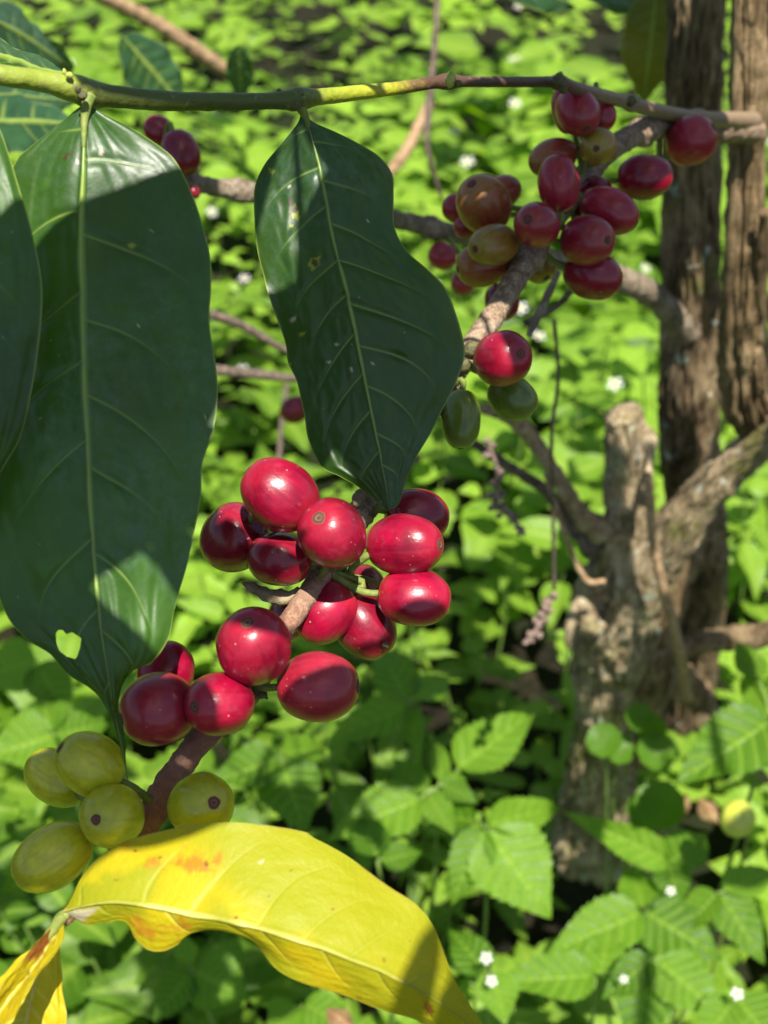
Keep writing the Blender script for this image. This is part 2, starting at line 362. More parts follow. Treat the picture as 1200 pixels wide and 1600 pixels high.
def leaf_surf(name, Mid, Lf, Rt, mat, parent, seed=1, nc=61, ripple=.0, cup=.0, pucker=.00045, Lpx=900, ribw=.03, spots=(), halos=(), pales=(), greens=(), hole=None, vein_w=1.9, quilt=.0005, nv=8, ribtip=.25, origin=None, edgew=.02):
    "a leaf blade between a left margin, midrib and right margin (N x 3 world points)"
    N = len(Mid); nr = N; h = nc//2
    s = np.r_[-np.linspace(1, 0, h+1)**.92, (np.linspace(0, 1, h+1)**.92)[1:]]
    t = np.linspace(0, 1, N)
    T, Vv = np.meshgrid(t, s, indexing='ij'); A = np.abs(Vv)[..., None]
    TAU = T
    T = np.clip(vein_skew(TAU, Vv), 0, 1)
    def samp(C_): return np.stack([np.interp(T.ravel(), t, C_[:, k_]).reshape(T.shape) for k_ in range(3)], -1)
    E = np.where((Vv < 0)[..., None], samp(Lf), samp(Rt)); V = samp(Mid)*(1-A) + E*A
    # normal of blade, facing the camera side
    dt = np.gradient(V, axis=0); dv = np.gradient(V, axis=1)
    Nn = np.cross(dt, dv); Nn /= np.linalg.norm(Nn, axis=2)[..., None] + 1e-12
    mc = V[N//2, nc//2]; 
    if Nn[N//2, nc//2] @ (CAM - mc) < 0: Nn = -Nn
    vn, soft = vein_attr(TAU, Vv, Lpx, seed, nv=nv, w=vein_w)
    taper = np.sin(np.pi*np.clip(T, 0, 1))**.4
    r = random.Random(seed*3+1); ph = [r.uniform(0, 6.28) for _ in range(4)]
    rip = ripple*(np.abs(Vv)**2.2)*(np.sin(T*17+ph[0]+Vv)*.6 + np.sin(T*31+ph[1])*.4)*taper
    cupd = cup*(np.abs(Vv)**1.6)*taper
    rib = np.exp(-(np.abs(Vv)/(ribw*(1.25-(1-ribtip)*T)))**4)
    pk = np.zeros_like(Vv); fr = random.Random(seed+50)
    for f_, a_ in ((9, .4), (14, .35), (23, .3), (34, .22), (52, .16)):
        ang = fr.uniform(0, 3.14); pk += a_*np.sin(f_*(T*math.cos(ang)*1.6+Vv*math.sin(ang)*.8)+fr.uniform(0, 6)+1.5*np.sin(f_*.4*Vv+T*5))
    rip = rip + pk*pucker*taper*(1-soft)
    D = rip + cupd - quilt*soft*taper + rib*quilt*1.5
    V = V + Nn*D[..., None]
    W = V.reshape(-1, 3); px = PX(W)
    def blob(lst):
        o = np.zeros(len(W))
        for (x, y, rr, *e) in lst:
            ax = e[0] if e else 1.0; an = math.radians(e[1]) if len(e) > 1 else 0
            dx, dy = px[:, 0]-x, px[:, 1]-y
            u = dx*math.cos(an)+dy*math.sin(an); w_ = -dx*math.sin(an)+dy*math.cos(an)
            th_ = np.arctan2(w_, u); q = np.sqrt((u/ax)**2 + w_**2)/rr*(1 + .22*np.sin(2*th_+x) + .16*np.sin(5*th_+y) + .10*np.sin(9*th_))
            o = np.maximum(o, np.clip(1.6-1.6*q**2, 0, 1))
        return o
    edge = np.clip((A[..., 0]-(1-edgew*1.6))/(edgew*1.6), 0, 1)**1.3
    at = {'vein': vn.ravel(), 'rib': rib.ravel(), 'edge': edge.ravel(), 'spot': blob(spots), 'halo': blob(halos)*.9, 'pale': blob(pales), 'green': blob(greens)}
    fc = grid_faces(nr, nc)
    if hole is not None:
        hp = np.array(hole, float); ins = np.zeros(len(W), bool); n = len(hp)
        for i in range(n):
            a, b = hp[i], hp[(i+1) % n]
            c = ((a[1] > px[:, 1]) != (b[1] > px[:, 1])) & (px[:, 0] < (b[0]-a[0])*(px[:, 1]-a[1])/(b[1]-a[1]+1e-9)+a[0])
            ins ^= c
        allin = ins[fc].all(1); fc = fc[~allin]
        # pull the rim vertices onto the outline of the hole
        idx = np.nonzero(ins)[0]; used = np.zeros(len(W), bool); used[fc.ravel()] = True
        Wd = (W-CAM) @ FW
        for i in idx:
            if not used[i]: continue
            best = None
            for k in range(n):
                a, b = hp[k], hp[(k+1) % n]; u = np.clip((px[i]-a) @ (b-a)/((b-a) @ (b-a)), 0, 1); q = a+u*(b-a)
                dd = np.linalg.norm(q-px[i])
                if best is None or dd < best[0]: best = (dd, q)
            W[i] = P(best[1][0], best[1][1], Wd[i])
            at['spot'][i] = .8
    return mk(name, W, fc, mat, parent, at, origin=origin)
def photo_leaf(name, mid, left, right, mat, parent, n=150, dl=.0, dr=.0, **kw):
    "mid/left/right: (px,py[,depth]) from base to tip; margins get the midrib depth plus dl/dr metres at full width"
    m = spline(mid, n); M3 = np.array([P(*q) for q in m])
    bell = np.sin(np.pi*np.linspace(0, 1, n))**.6
    out = []
    for e, dd in ((left, dl), (right, dr)):
        q = spline([(a[0], a[1]) for a in e], n)
        out.append(np.array([P(q[i, 0], q[i, 1], m[i, 2] + dd*bell[i]) for i in range(n)]))
    L = np.linalg.norm(np.diff(m[:, :2], axis=0), axis=1).sum()
    return leaf_surf(name, M3, out[0], out[1], mat, parent, Lpx=L, **kw)
def free_leaf(name, base, tip, width, normal, mat, parent, seed=1, droop=.08, n=44, nc=21, wav=.05, cup=-.12, **kw):
    "a coffee leaf in world space: long ellipse with a drawn-out tip and wavy margin"
    base = np.asarray(base, float); tip = np.asarray(tip, float); ax = tip-base; L = np.linalg.norm(ax)
    nrm = np.asarray(normal, float); side = np.cross(ax, nrm); side /= np.linalg.norm(side); nrm = np.cross(side, ax/L); nrm /= np.linalg.norm(nrm)
    t = np.linspace(0, 1, n)
    mid = base + ax*t[:, None] + nrm*(droop*L*4*t*(1-t)*.5)[:, None]
    r = random.Random(seed)
    w = width/2*np.clip(np.sin(np.pi*t**.88), 0, 1)**.78*(1-.35*np.clip((t-.78)/.22, 0, 1)**.8)
    ph = r.uniform(0, 6); wl = w*(1+wav*np.sin(t*19+ph)); wr = w*(1+wav*np.sin(t*17+ph+2))
    kw.setdefault('ripple', width*.05); 
    return leaf_surf(name, mid, mid-side*wl[:, None], mid+side*wr[:, None], mat, parent, seed=seed, nc=nc, cup=cup*width, Lpx=L/.25*F*.9, **kw)

# ------------------------------------------------------------------ the coffee shrub
shrub = thing('coffee_shrub', P(1165, 1180, .86), 'coffee shrub forking from the lichened stump at right, its twigs carrying the big leaves', 'shrub')
# slender right-hand stem
w, r = ppath([(1180, -260, .43, 27), (1176, -60, .45, 27), (1170, 120, .47, 27), (1165, 300, .50, 27), (1160, 430, .52, 28), (1158, 540, .545, 32), (1166, 620, .565, 36), (1190, 672, .58, 32)], 300)
V1 = tube_mesh(w, r, 100, .14, 90, ridge=(.28, 10, 2.2))
w2, r2 = ppath([(1158, -200, .440, 7), (1154, 60, .460, 8), (1146, 300, .490, 8), (1138, 480, .525, 9), (1144, 640, .565, 10)], 90)
V2 = tube_mesh(w2, r2, 20, .35, 120)
w2, r2 = ppath([(1195, 330, .49, 9), (1188, 500, .53, 11), (1192, 660, .585, 12)], 60)
V3 = tube_mesh(w2, r2, 20, .35, 120)
V, Fc = merge([V1, V2, V3]); mk('trunk', V, Fc, MT['bark2'], shrub)

def twig(name, pts, n, mat, parent, seg=18, nodes=(), label=None, rough=.05, extra=()):
    n = int(n*2.2); seg += 8; w, r = ppath(pts, n); L = np.r_[0, np.cumsum(np.linalg.norm(np.diff(w, axis=0), axis=1))]; L /= L[-1]
    for (u, wd, amp) in nodes: r = r*(1 + amp*np.exp(-((L-u)/wd)**2))
    V, Fc = tube_mesh(w, r, seg, rough, 480)
    al = np.r_[np.repeat(L, seg), 0, 1]
    o = mk(name, V, Fc, mat, parent, {'along': al})
    if label: o['label'] = label
    return o, w, r
# top twig: green at its tip on the left, brown towards the stem on the right
top_pts = [(-160, 90, .215, 18), (0, 117, .222, 18), (60, 126, .226, 18), (118, 139, .230, 19), (150, 148, .233, 19), (250, 157, .241, 17), (350, 159, .250, 15), (440, 157, .258, 14), (475, 154, .262, 14), (540, 147, .270, 13), (620, 138, .280, 11), (690, 128, .290, 10), (760, 128, .30, 9), (840, 128, .315, 9), (875, 129, .325, 10), (905, 140, .335, 11), (960, 154, .355, 11), (1020, 171, .38, 12), (1080, 184, .41, 13), (1130, 187, .435, 14), (1176, 190, .470, 17)]
top_pts = [(a, b, c, d*.90) for a, b, c, d in top_pts]
_w, _ = ppath(top_pts, 600); _L = np.r_[0, np.cumsum(np.linalg.norm(np.diff(_w, axis=0), axis=1))]; _L /= _L[-1]; _x = PX(_w)[:, 0]
U = lambda x: float(np.interp(x, _x, _L))
MT['toptwig'] = mat_twig('young_twig', [(0., (.20, .26, .03)), (U(112), (.22, .27, .03)), (U(140), (.075, .095, .016)), (U(460), (.070, .095, .014)), (U(515), (.26, .30, .02)), (U(600), (.36, .36, .02)), (U(640), (.16, .10, .03)), (U(665), (.085, .042, .026)), (U(860), (.085, .042, .026)), (U(930), (.24, .165, .10))], lent=(.22, .19, .10))  # dark olive and bright yellow green stretches paint in shade and sun
top, tw, trd = twig('branch', top_pts, 260, MT['toptwig'], shrub, nodes=[(U(128), .012, .32), (U(465), .010, .42), (U(700), .008, .45), (U(873), .008, .4), (U(985), .007, .35), (U(1090), .01, .3)], label='slim green twig turning brown, running across the top')
# fruiting branch
fruit_pts = [(1178, 204, .475, 20), (1110, 204, .435, 15), (1050, 196, .408, 16), (1000, 208, .386, 17), (945, 240, .37, 18), (905, 290, .36, 18), (860, 350, .348, 18), (815, 420, .338, 18), (775, 487, .328, 18), (742, 536, .320, 18), (700, 600, .308, 17), (640, 690, .292, 17), (582, 775, .280, 17), (530, 852, .270, 17), (490, 917, .263, 17), (448, 978, .257, 17), (400, 1062, .253, 18), (350, 1122, .2505, 19), (308, 1163, .247, 20), (258, 1232, .243, 22), (237, 1275, .240, 22), (200, 1335, .236, 19), (140, 1400, .229, 15), (100, 1436, .223, 12)]
fb, fw_, frd = twig('branch', fruit_pts, 420, MT['fruitwood'], shrub, seg=24, nodes=[(.10, .01, .3), (.27, .012, .4), (.38, .01, .3), (.47, .012, .35), (.62, .01, .35), (.73, .01, .3), (.86, .012, .35)], label='bark covered fruiting branch slanting down to the left', rough=.14)
# grey branch behind the leaves
back_pts = [(1075, 520, .60, 22), (1030, 470, .575, 20), (980, 440, .55, 20), (900, 415, .525, 15), (820, 395, .505, 14), (740, 372, .485, 14), (640, 348, .465, 14), (540, 325, .445, 14), (400, 302, .425, 14), (300, 285, .41, 13), (250, 262, .405, 12)]
bb, bw_, brd = twig('branch', back_pts, 220, MT['backwood'], shrub, seg=20, nodes=[(.35, .01, .3), (.62, .01, .35), (.9, .015, .4)], label='greyish branch behind the middle leaf', rough=.14)
# buds and knots on the top twig
def lump(px, py, d, rpx, mat, parent, name='bud', seed=0, sq=(1, 1, 1)):
    V = []; n, m = 9, 14; c = P(px, py, d); r = rpx/F*d
    for i in range(n):
        for k in range(m):
            th = math.pi*i/(n-1); ph = 2*math.pi*k/m
            q = np.array([math.sin(th)*math.cos(ph)*sq[0], math.sin(th)*math.sin(ph)*sq[1], math.cos(th)*sq[2]])
            V.append(c + q*r*(1+.35*noise.noise(Vector(q*2+seed))))
    return mk(name, V, grid_faces(n, m, True), mat, parent)
for i, (x, y, d, rp, k) in enumerate([(129, 149, .2262, 8, 'node'), (122, 141, .2255, 5, 'node'), (108, 118, .226, 6, 'budgreen'), (101, 113, .227, 4, 'budgreen'), (461, 163, .2590, 9, 'node'), (468, 150, .2590, 7, 'node'), (436, 143, .259, 5, 'node'), (704, 125, .283, 9, 'budgreen'), (716, 130, .283, 6, 'node'), (873, 127, .315, 10, 'node'), (985, 158, .36, 10, 'node'), (880, 138, .32, 7, 'node'), (738, 548, .305, 16, 'node'), (726, 572, .305, 10, 'node')]):
    lump(x, y, d, rp, MT[k], top if i < 12 else fb, seed=i, sq=(1, .9, 1.3 if i % 2 else .9))

# --- leaves
big = photo_leaf('leaf',
    [(134, 160, .231), (131, 250, .228), (126, 350, .228), (128, 450, .228), (130, 550, .227), (135, 650, .225), (140, 750, .223), (146, 850, .222), (153, 930, .222), (160, 1000, .221), (170, 1060, .221), (178, 1110, .222), (189, 1160, .224), (199, 1217, .227)],
    [(131, 160), (112, 172), (80, 194), (40, 224), (16, 250), (-10, 320), (-32, 420), (-44, 540), (-48, 650), (-42, 760), (-30, 860), (0, 952), (30, 993), (70, 1025), (100, 1060), (140, 1092), (165, 1125), (180, 1160), (192, 1192), (199, 1217)],
    [(137, 160), (156, 170), (200, 190), (250, 225), (276, 252), (300, 300), (318, 350), (330, 400), (331, 450), (329, 500), (338, 560), (342, 610), (335, 670), (318, 722), (315, 775), (307, 825), (295, 888), (277, 950), (265, 1000), (240, 1040), (207, 1063), (193, 1100), (199, 1150), (199, 1217)],
    MT['leaf'], top, n=520, nc=111, dl=.005, dr=.006, seed=3, ripple=.0012, cup=-.002, ribw=.024, vein_w=1.4, nv=8, edgew=.010,
    spots=[(106, 243, 3.5, 2.0, -25), (100, 247, 2.5), (120, 250, 2.5), (88, 985, 3), (100, 983, 4), (127, 998, 3.5), (92, 1017, 3), (212, 700, 2), (60, 800, 2), (240, 560, 1.6)], pales=[(158, 238, 5), (121, 253, 4), (217, 509, 2.4), (322, 652, 2.4), (62, 654, 2), (236, 360, 1.8)],
    halos=[(206, 384, 5)],
    hole=[(87, 985), (98, 984), (104, 991), (112, 987), (127, 997), (125, 1012), (119, 1030), (104, 1026), (92, 1016), (88, 1004)])
big['label'] = 'big dark green leaf with a small hole near its tip'
midl = photo_leaf('leaf',
    [(474, 176, .262), (481, 195, .262), (500, 265, .263), (520, 370, .263), (540, 450, .263), (556, 525, .263), (572, 605, .264), (590, 690, .264), (602, 755, .263), (608, 799, .262)],
    [(470, 178), (464, 195), (440, 225), (410, 255), (394, 290), (396, 340), (400, 390), (410, 430), (425, 480), (440, 530), (445, 565), (462, 600), (475, 645), (480, 685), (500, 728), (530, 745), (560, 763), (595, 794), (608, 799)],
    [(479, 178), (492, 190), (530, 206), (580, 230), (602, 250), (614, 275), (613, 305), (617, 350), (640, 385), (670, 415), (700, 450), (716, 490), (726, 545), (716, 590), (697, 635), (678, 675), (652, 715), (636, 750), (626, 785), (608, 799)],
    MT['leaf_deep'], top, n=380, nc=91, dl=.004, dr=.006, seed=8, ripple=.0016, cup=-.001, ribw=.022, vein_w=1.2, nv=9, edgew=.014,
    spots=[(454, 316, 5), (459, 328, 6.5, 1.2, 20), (492, 411, 6, 1.4, 0), (459, 300, 2)], halos=[(461, 333, 9.5), (424, 268, 5), (491, 411, 9, 1.3, 0), (472, 522, 5, .6, 60), (455, 352, 3)],
    pales=[(452, 291, 3), (458, 499, 5, 1, 0), (526, 538, 3), (549, 577, 3), (581, 568, 3), (514, 566, 3), (575, 345, 2)])
midl['label'] = 'middle dark green leaf with yellow edged brown spots'
# its short petiole and that of the big leaf
for pts, pr in (([(464, 158, .260, 9), (471, 170, .261, 8), (479, 186, .262, 5), (484, 210, .263, 2.5)], top), ([(141, 150, .230, 11), (136, 163, .2295, 9), (132, 190, .2293, 6), (131, 230, .228, 3)], top)):
    w, r = ppath(pts, 20); V, Fc = tube_mesh(w, r, 12); mk('petiole', V, Fc, MT['stalk'], pr)
lf = photo_leaf('leaf',
    [(-75, 60, .215), (-72, 200, .215), (-70, 350, .214), (-66, 480, .214), (-60, 600, .216), (-48, 720, .219), (-25, 840, .224)],
    [(-78, 60), (-130, 150), (-170, 280), (-190, 420), (-180, 560), (-140, 690), (-80, 790), (-25, 840)],
    [(-72, 60), (-35, 130), (0, 200), (15, 240), (30, 290), (48, 350), (63, 420), (66, 475), (60, 545), (48, 620), (30, 690), (0, 747), (-14, 800), (-25, 840)],
    MT['leaf'], top, n=130, nc=61, dl=.004, dr=.004, seed=11, ripple=.001, cup=-.001, ribw=.03, vein_w=2.0, edgew=.012)
lf['label'] = 'dark green leaf cut off by the left edge'
# pale leaf rising from the twig at upper left
ul = photo_leaf('leaf',
    [(120, 124, .229), (70, 112, .232), (20, 96, .236), (-40, 78, .24), (-120, 60, .245)],
    [(120, 122), (70, 92), (20, 72), (-40, 40), (-120, 60)], [(120, 128), (70, 116), (20, 106), (-40, 98), (-120, 60)],
    MT['leaf'], top, n=60, nc=41, dl=.02, dr=-.002, seed=12, ribw=.05, edgew=.03)
ul['label'] = 'leaf seen almost edge on above the twig at upper left'
yl = photo_leaf('leaf',
    [(100, 1424, .222), (140, 1414, .219), (200, 1411, .216), (300, 1430, .212), (400, 1451, .209), (500, 1482, .208), (575, 1510, .208), (650, 1545, .210), (720, 1590, .214), (800, 1650, .222)],
    [(100, 1421), (108, 1400), (122, 1368), (150, 1336), (200, 1306), (270, 1288), (340, 1284), (420, 1285), (470, 1292), (500, 1306), (560, 1340), (620, 1385), (660, 1420), (700, 1478), (738, 1548), (765, 1600), (800, 1650)],
    [(100, 1427), (112, 1442), (130, 1452), (160, 1449), (190, 1446), (205, 1470), (225, 1490), (250, 1494), (275, 1485), (300, 1468), (330, 1466), (370, 1485), (420, 1522), (470, 1540), (530, 1565), (590, 1588), (650, 1612), (720, 1640), (800, 1650)],
    MT['yleaf'], fb, n=380, nc=91, dl=.010, dr=.004, seed=21, ripple=.0016, cup=-.002, ribw=.040, vein_w=2.8, nv=8, edgew=.018, quilt=.0003, pucker=.00016,
    halos=[(236, 1348, 15, 1.2, 0), (298, 1345, 22, 1.3, -20), (318, 1362, 15), (340, 1342, 10), (230, 1450, 20, 1.6, 5), (285, 1452, 16, 1.4, 0), (200, 1320, 12), (295, 1298, 10)],
    spots=[(669, 1575, 8, 1.5, 35), (370, 1434, 3), (250, 1340, 3), (322, 1350, 4), (212, 1330, 2.5), (520, 1420, 2), (455, 1360, 2), (600, 1500, 2.5), (640, 1470, 2), (180, 1375, 2), (560, 1560, 3), (420, 1400, 1.6)], pales=[(118, 1432, 14, 1.6, -10), (408, 1347, 4)], greens=[(520, 1390, 150, 1.6, 35), (690, 1560, 90), (180, 1400, 50, 1.5, -30), (380, 1500, 60, 2., 20)])
yl['label'] = 'bright yellow leaf with rusty blotches, lying across the bottom'
y2 = photo_leaf('leaf',
    [(97, 1436, .223), (80, 1470, .218), (50, 1515, .213), (15, 1560, .208), (-30, 1620, .203), (-90, 1690, .2)],
    [(92, 1436), (60, 1470), (30, 1508), (-5, 1550), (-50, 1605), (-90, 1690)], [(100, 1438), (98, 1470), (76, 1502), (42, 1548), (0, 1612), (-90, 1690)],
    MT['yleaf'], fb, n=90, nc=41, dl=-.004, dr=-.006, seed=22, ribw=.06, edgew=.03, quilt=.0001, spots=[(62, 1478, 13, 2.0, -52), (80, 1458, 8, 1.6, -50)])
y2['label'] = 'folded yellow leaf base with a purple brown stain at lower left'
y3 = photo_leaf('leaf',
    [(90, 1452, .226), (66, 1500, .225), (50, 1560, .223), (30, 1640, .221), (0, 1740, .22)],
    [(86, 1452), (28, 1500), (-20, 1540), (-60, 1620), (0, 1740)], [(93, 1454), (94, 1500), (99, 1540), (95, 1640), (0, 1740)],
    MT['yleaf'], fb, n=90, nc=41, dl=.004, dr=.002, seed=23, ribw=.05, edgew=.03, ripple=.001)
y3['label'] = 'yellow leaf under the folded one at lower left corner'
w, r = ppath([(108, 1428, .2225, 7), (98, 1432, .2225, 10), (84, 1450, .220, 9), (66, 1476, .217, 6)], 20); V, Fc = tube_mesh(w, r, 14, .1, 300); mk('petiole', V, Fc, MT['stalk'], fb)
# soft leaves further back, still on this shrub
def bleaf(b, t, wpx, seed, mat='leaf_blue', face=None, label=None, par=None, droop=.06):
    B, T_ = P(*b), P(*t); d = (b[2]+t[2])/2
    o = free_leaf('leaf', B, T_, wpx/F*d, (CAM-B)+np.array([0, 0, .25]) if face is None else face, MT[mat], par or bb, seed=seed, droop=droop)
    if label: o['label'] = label
    return o
bleaf((190, 55, .62), (292, 175, .66), 88, 31, label='blurred leaf behind the twig at upper left')
bleaf((60, 60, .50), (110, 170, .55), 70, 34, 'leaf_blue')
bleaf((-30, 20, .45), (110, 108, .52), 110, 32, 'leaf_blue', label='bluish blurred leaf in the top left corner')
bleaf((-60, 190, .42), (140, 196, .47), 110, 33, 'leaf_blue')
bleaf((-60, 150, .44), (120, 160, .5), 60, 37, 'leaf_blue')
bleaf((372, 70, .60), (378, 160, .63), 44, 35)
bleaf((1028, -30, .56), (1005, 165, .60), 90, 36, 'oleaf', label='olive leaf with a yellow blotch behind the thick trunk')
bleaf((860, -60, .55), (1050, 20, .6), 70, 38, 'leaf_blue')
bleaf((760, -45, .55), (900, 12, .6), 60, 39, 'leaf_blue')

# ------------------------------------------------------------------ bare trunk and stump
old = thing('bare_tree', P(1078, 1120, .86), 'thick upright brown trunk with flaking bark, left of the slender stem at right edge', 'trunk')
w, r = ppath([(1094, -260, .49, 42), (1089, -60, .51, 41), (1085, 100, .53, 40), (1081, 260, .56, 42), (1079, 400, .58, 43), (1078, 520, .61, 42), (1076, 640, .64, 43), (1084, 760, .68, 42), (1096, 870, .73, 38), (1090, 980, .79, 36), (1070, 1120, .86, 36)], 260)
V, Fc = tube_mesh(w, r, 120, .10, 55, ridge=(.20, 12, 2.8)); mk('bark', V, Fc, MT['bark'], old)
w, r = ppath([(1112, 20, .515, 10), (1114, 150, .53, 9), (1109, 260, .55, 8), (1113, 380, .57, 9), (1108, 480, .6, 6)], 80)
V, Fc = tube_mesh(w, r, 20, .5, 110); mk('loose_bark_strip', V, Fc, MT['bark2'], old)

st = shrub
w, r = ppath([(925, 1330, .87, 60), (935, 1240, .82, 52), (948, 1140, .77, 50), (958, 1040, .725, 56), (965, 960, .69, 68), (985, 890, .66, 60), (985, 820, .64, 42), (980, 740, .62, 34), (981, 690, .605, 34), (976, 655, .598, 28), (974, 646, .596, 28)], 240)
Va = tube_mesh(w, r, 120, .13, 45, ridge=(.16, 14, 2.6)); 
V, Fc = Va; mk('stump', V, Fc, MT['stump'], st)['label'] = 'broken upright stub crusted with lichen'
w, r = ppath([(950, 1000, .69, 34), (990, 915, .66, 46), (1038, 850, .635, 40), (1090, 785, .61, 33), (1140, 732, .59, 28), (1200, 684, .57, 26), (1290, 620, .54, 24), (1440, 500, .52, 22), (1620, 300, .52, 18), (1800, 60, .54, 10)], 260)
V, Fc = tube_mesh(w, r, 100, .14, 55, ridge=(.18, 14, 2.6)); mk('limb', V, Fc, MT['stump'], st)
w, r = ppath([(1108, 800, .655, 20), (1070, 870, .66, 22), (1050, 940, .675, 22), (1030, 1010, .70, 26), (1010, 1090, .74, 30), (990, 1180, .79, 30)], 90)
V, Fc = tube_mesh(w, r, 40, .3, 60, ridge=(.2, 5, 1.3)); mk('limb', V, Fc, MT['bark2'], st)
w, r = ppath([(1010, 1030, .70, 24), (1060, 1012, .69, 20), (1130, 1000, .68, 19), (1230, 985, .66, 18), (1400, 940, .64, 14), (1600, 860, .62, 6)], 130)
V, Fc = tube_mesh(w, r, 30, .3, 80); mk('branch', V, Fc, MT['bark2'], st)
w, r = ppath([(1020, 1040, .73, 34), (1070, 1070, .75, 26), (1105, 1100, .77, 16), (1125, 1120, .78, 8)], 50)
V, Fc = tube_mesh(w, r, 30, .45, 80); mk('root', V, Fc, MT['bark2'], st)
w, r = ppath([(1008, 790, .60, 9), (1016, 720, .60, 5), (1012, 690, .598, 14), (1000, 668, .598, 10)], 30)
V, Fc = tube_mesh(w, r, 18, .5, 160); mk('knob', V, Fc, MT['stump'], st)
w, r = ppath([(930, 985, .66, 20), (905, 940, .655, 9), (890, 980, .66, 7), (888, 1010, .668, 5)], 40)
V, Fc = tube_mesh(w, r, 20, .4, 120); mk('bark_flap', V, Fc, MT['stump'], st)
w, r = ppath([(940, 830, .635, 22), (905, 800, .62, 15), (870, 745, .60, 13), (835, 690, .585, 13), (795, 650, .57, 12), (755, 640, .56, 8)], 90)
V, Fc = tube_mesh(w, r, 24, .25, 110); mk('branch', V, Fc, MT['tanwood'], st)
w, r = ppath([(930, 860, .65, 20), (890, 815, .645, 12), (850, 765, .635, 9), (790, 725, .625, 8), (700, 665, .61, 6)], 70)
V, Fc = tube_mesh(w, r, 20, .25, 110); mk('branch', V, Fc, MT['dark_dry'], st)

# ------------------------------------------------------------------ dry twigs
def stick(pts, mat, label, name='dry_twig', cat='twig', group='dry twigs and stalks'):
    w, r = ppath(pts, 60); V, Fc = tube_mesh(w, r, 12, .25, 200)
    o = mk(name, V, Fc, MT[mat], None); return tag(o, label, cat, group)
stick([(1012, 740, .585, 8), (1020, 840, .60, 7), (1036, 920, .62, 8), (1060, 1010, .66, 9), (1072, 1090, .72, 10)], 'dry', 'straight tan stalk crossing in front of the stump')
stick([(130, -20, 1.0, 12), (240, 35, 1.05, 12), (330, 95, 1.1, 12), (360, 115, 1.12, 10)], 'dry', 'pinkish brown stick slanting down across the top left greenery')
stick([(596, 285, .9, 8), (635, 235, .9, 9), (672, 160, .92, 8)], 'dry', 'short reddish stick above the middle leaf edge')
stick([(684, -30, .7, 5), (680, 60, .7, 5), (672, 150, .7, 6), (668, 230, .7, 4), (690, 310, .72, 3)], 'dark_dry', 'thin dark stalk hanging down the top centre')
stick([(330, 490, .55, 8), (385, 512, .56, 7), (442, 545, .57, 5), (490, 560, .58, 5)], 'dark_dry', 'dark twig between the two big green leaves, upper one')
stick([(335, 578, .56, 9), (400, 585, .57, 8), (470, 592, .58, 6)], 'dark_dry', 'grey twig between the two big green leaves, lower one')
stick([(872, 425, .40, 5), (845, 485, .40, 7), (826, 525, .40, 5)], 'backwood', 'short pale twig hanging below the upper right cherries')
stick([(895, 452, .42, 5), (868, 480, .43, 5), (820, 505, .44, 5)], 'dark_dry', 'grey twig crossing the short pale one under the upper right cherries')
stick([(866, 500, .5, 3), (872, 590, .52, 3), (862, 680, .54, 3), (864, 800, .57, 3), (866, 920, .6, 3)], 'dark_dry', 'hair thin stalk hanging left of the stump')
stick([(852, 740, .6, 4), (885, 840, .61, 4), (915, 905, .62, 5), (945, 908, .62, 4)], 'dry', 'thin bent orange brown stalk ending on the stump')
stick([(436, 720, .8, 4), (440, 660, .8, 4), (448, 600, .8, 4)], 'dark_dry', 'thin upright stalk with a withered tip between the big leaves')
def spikes(pts, label):
    w, r = ppath(pts, 30); parts = [tube_mesh(w, r, 8, .2, 200)]; rr = random.Random(len(label))
    for i in range(26):
        c = w[rr.randrange(len(w))] + np.array([rr.uniform(-1, 1), rr.uniform(-1, 1), rr.uniform(-1, 1)])*.0030
        q = np.array([rr.uniform(-1, 1), rr.uniform(-1, 1), rr.uniform(-1, 1)]); q /= np.linalg.norm(q)
        parts.append(tube_mesh(np.array([c-q*.002, c, c+q*.002]), [.0008, .0017, .0006], 6))
    V, Fc = merge(parts); tag(mk('dried_flower_spike', V, Fc, MT['spike'], None), label, 'dried flower', 'dried flower spikes')
spikes([(762, 690, .55, 3), (778, 740, .56, 4), (775, 785, .57, 4), (800, 810, .57, 4), (820, 836, .57, 3)], 'withered purplish flower spike dangling between the red bunch and stump')
spikes([(866, 925, .6, 3), (852, 955, .6, 4), (838, 985, .6, 4), (820, 1005, .6, 4)], 'withered flower spike hanging low at the left of the stump')

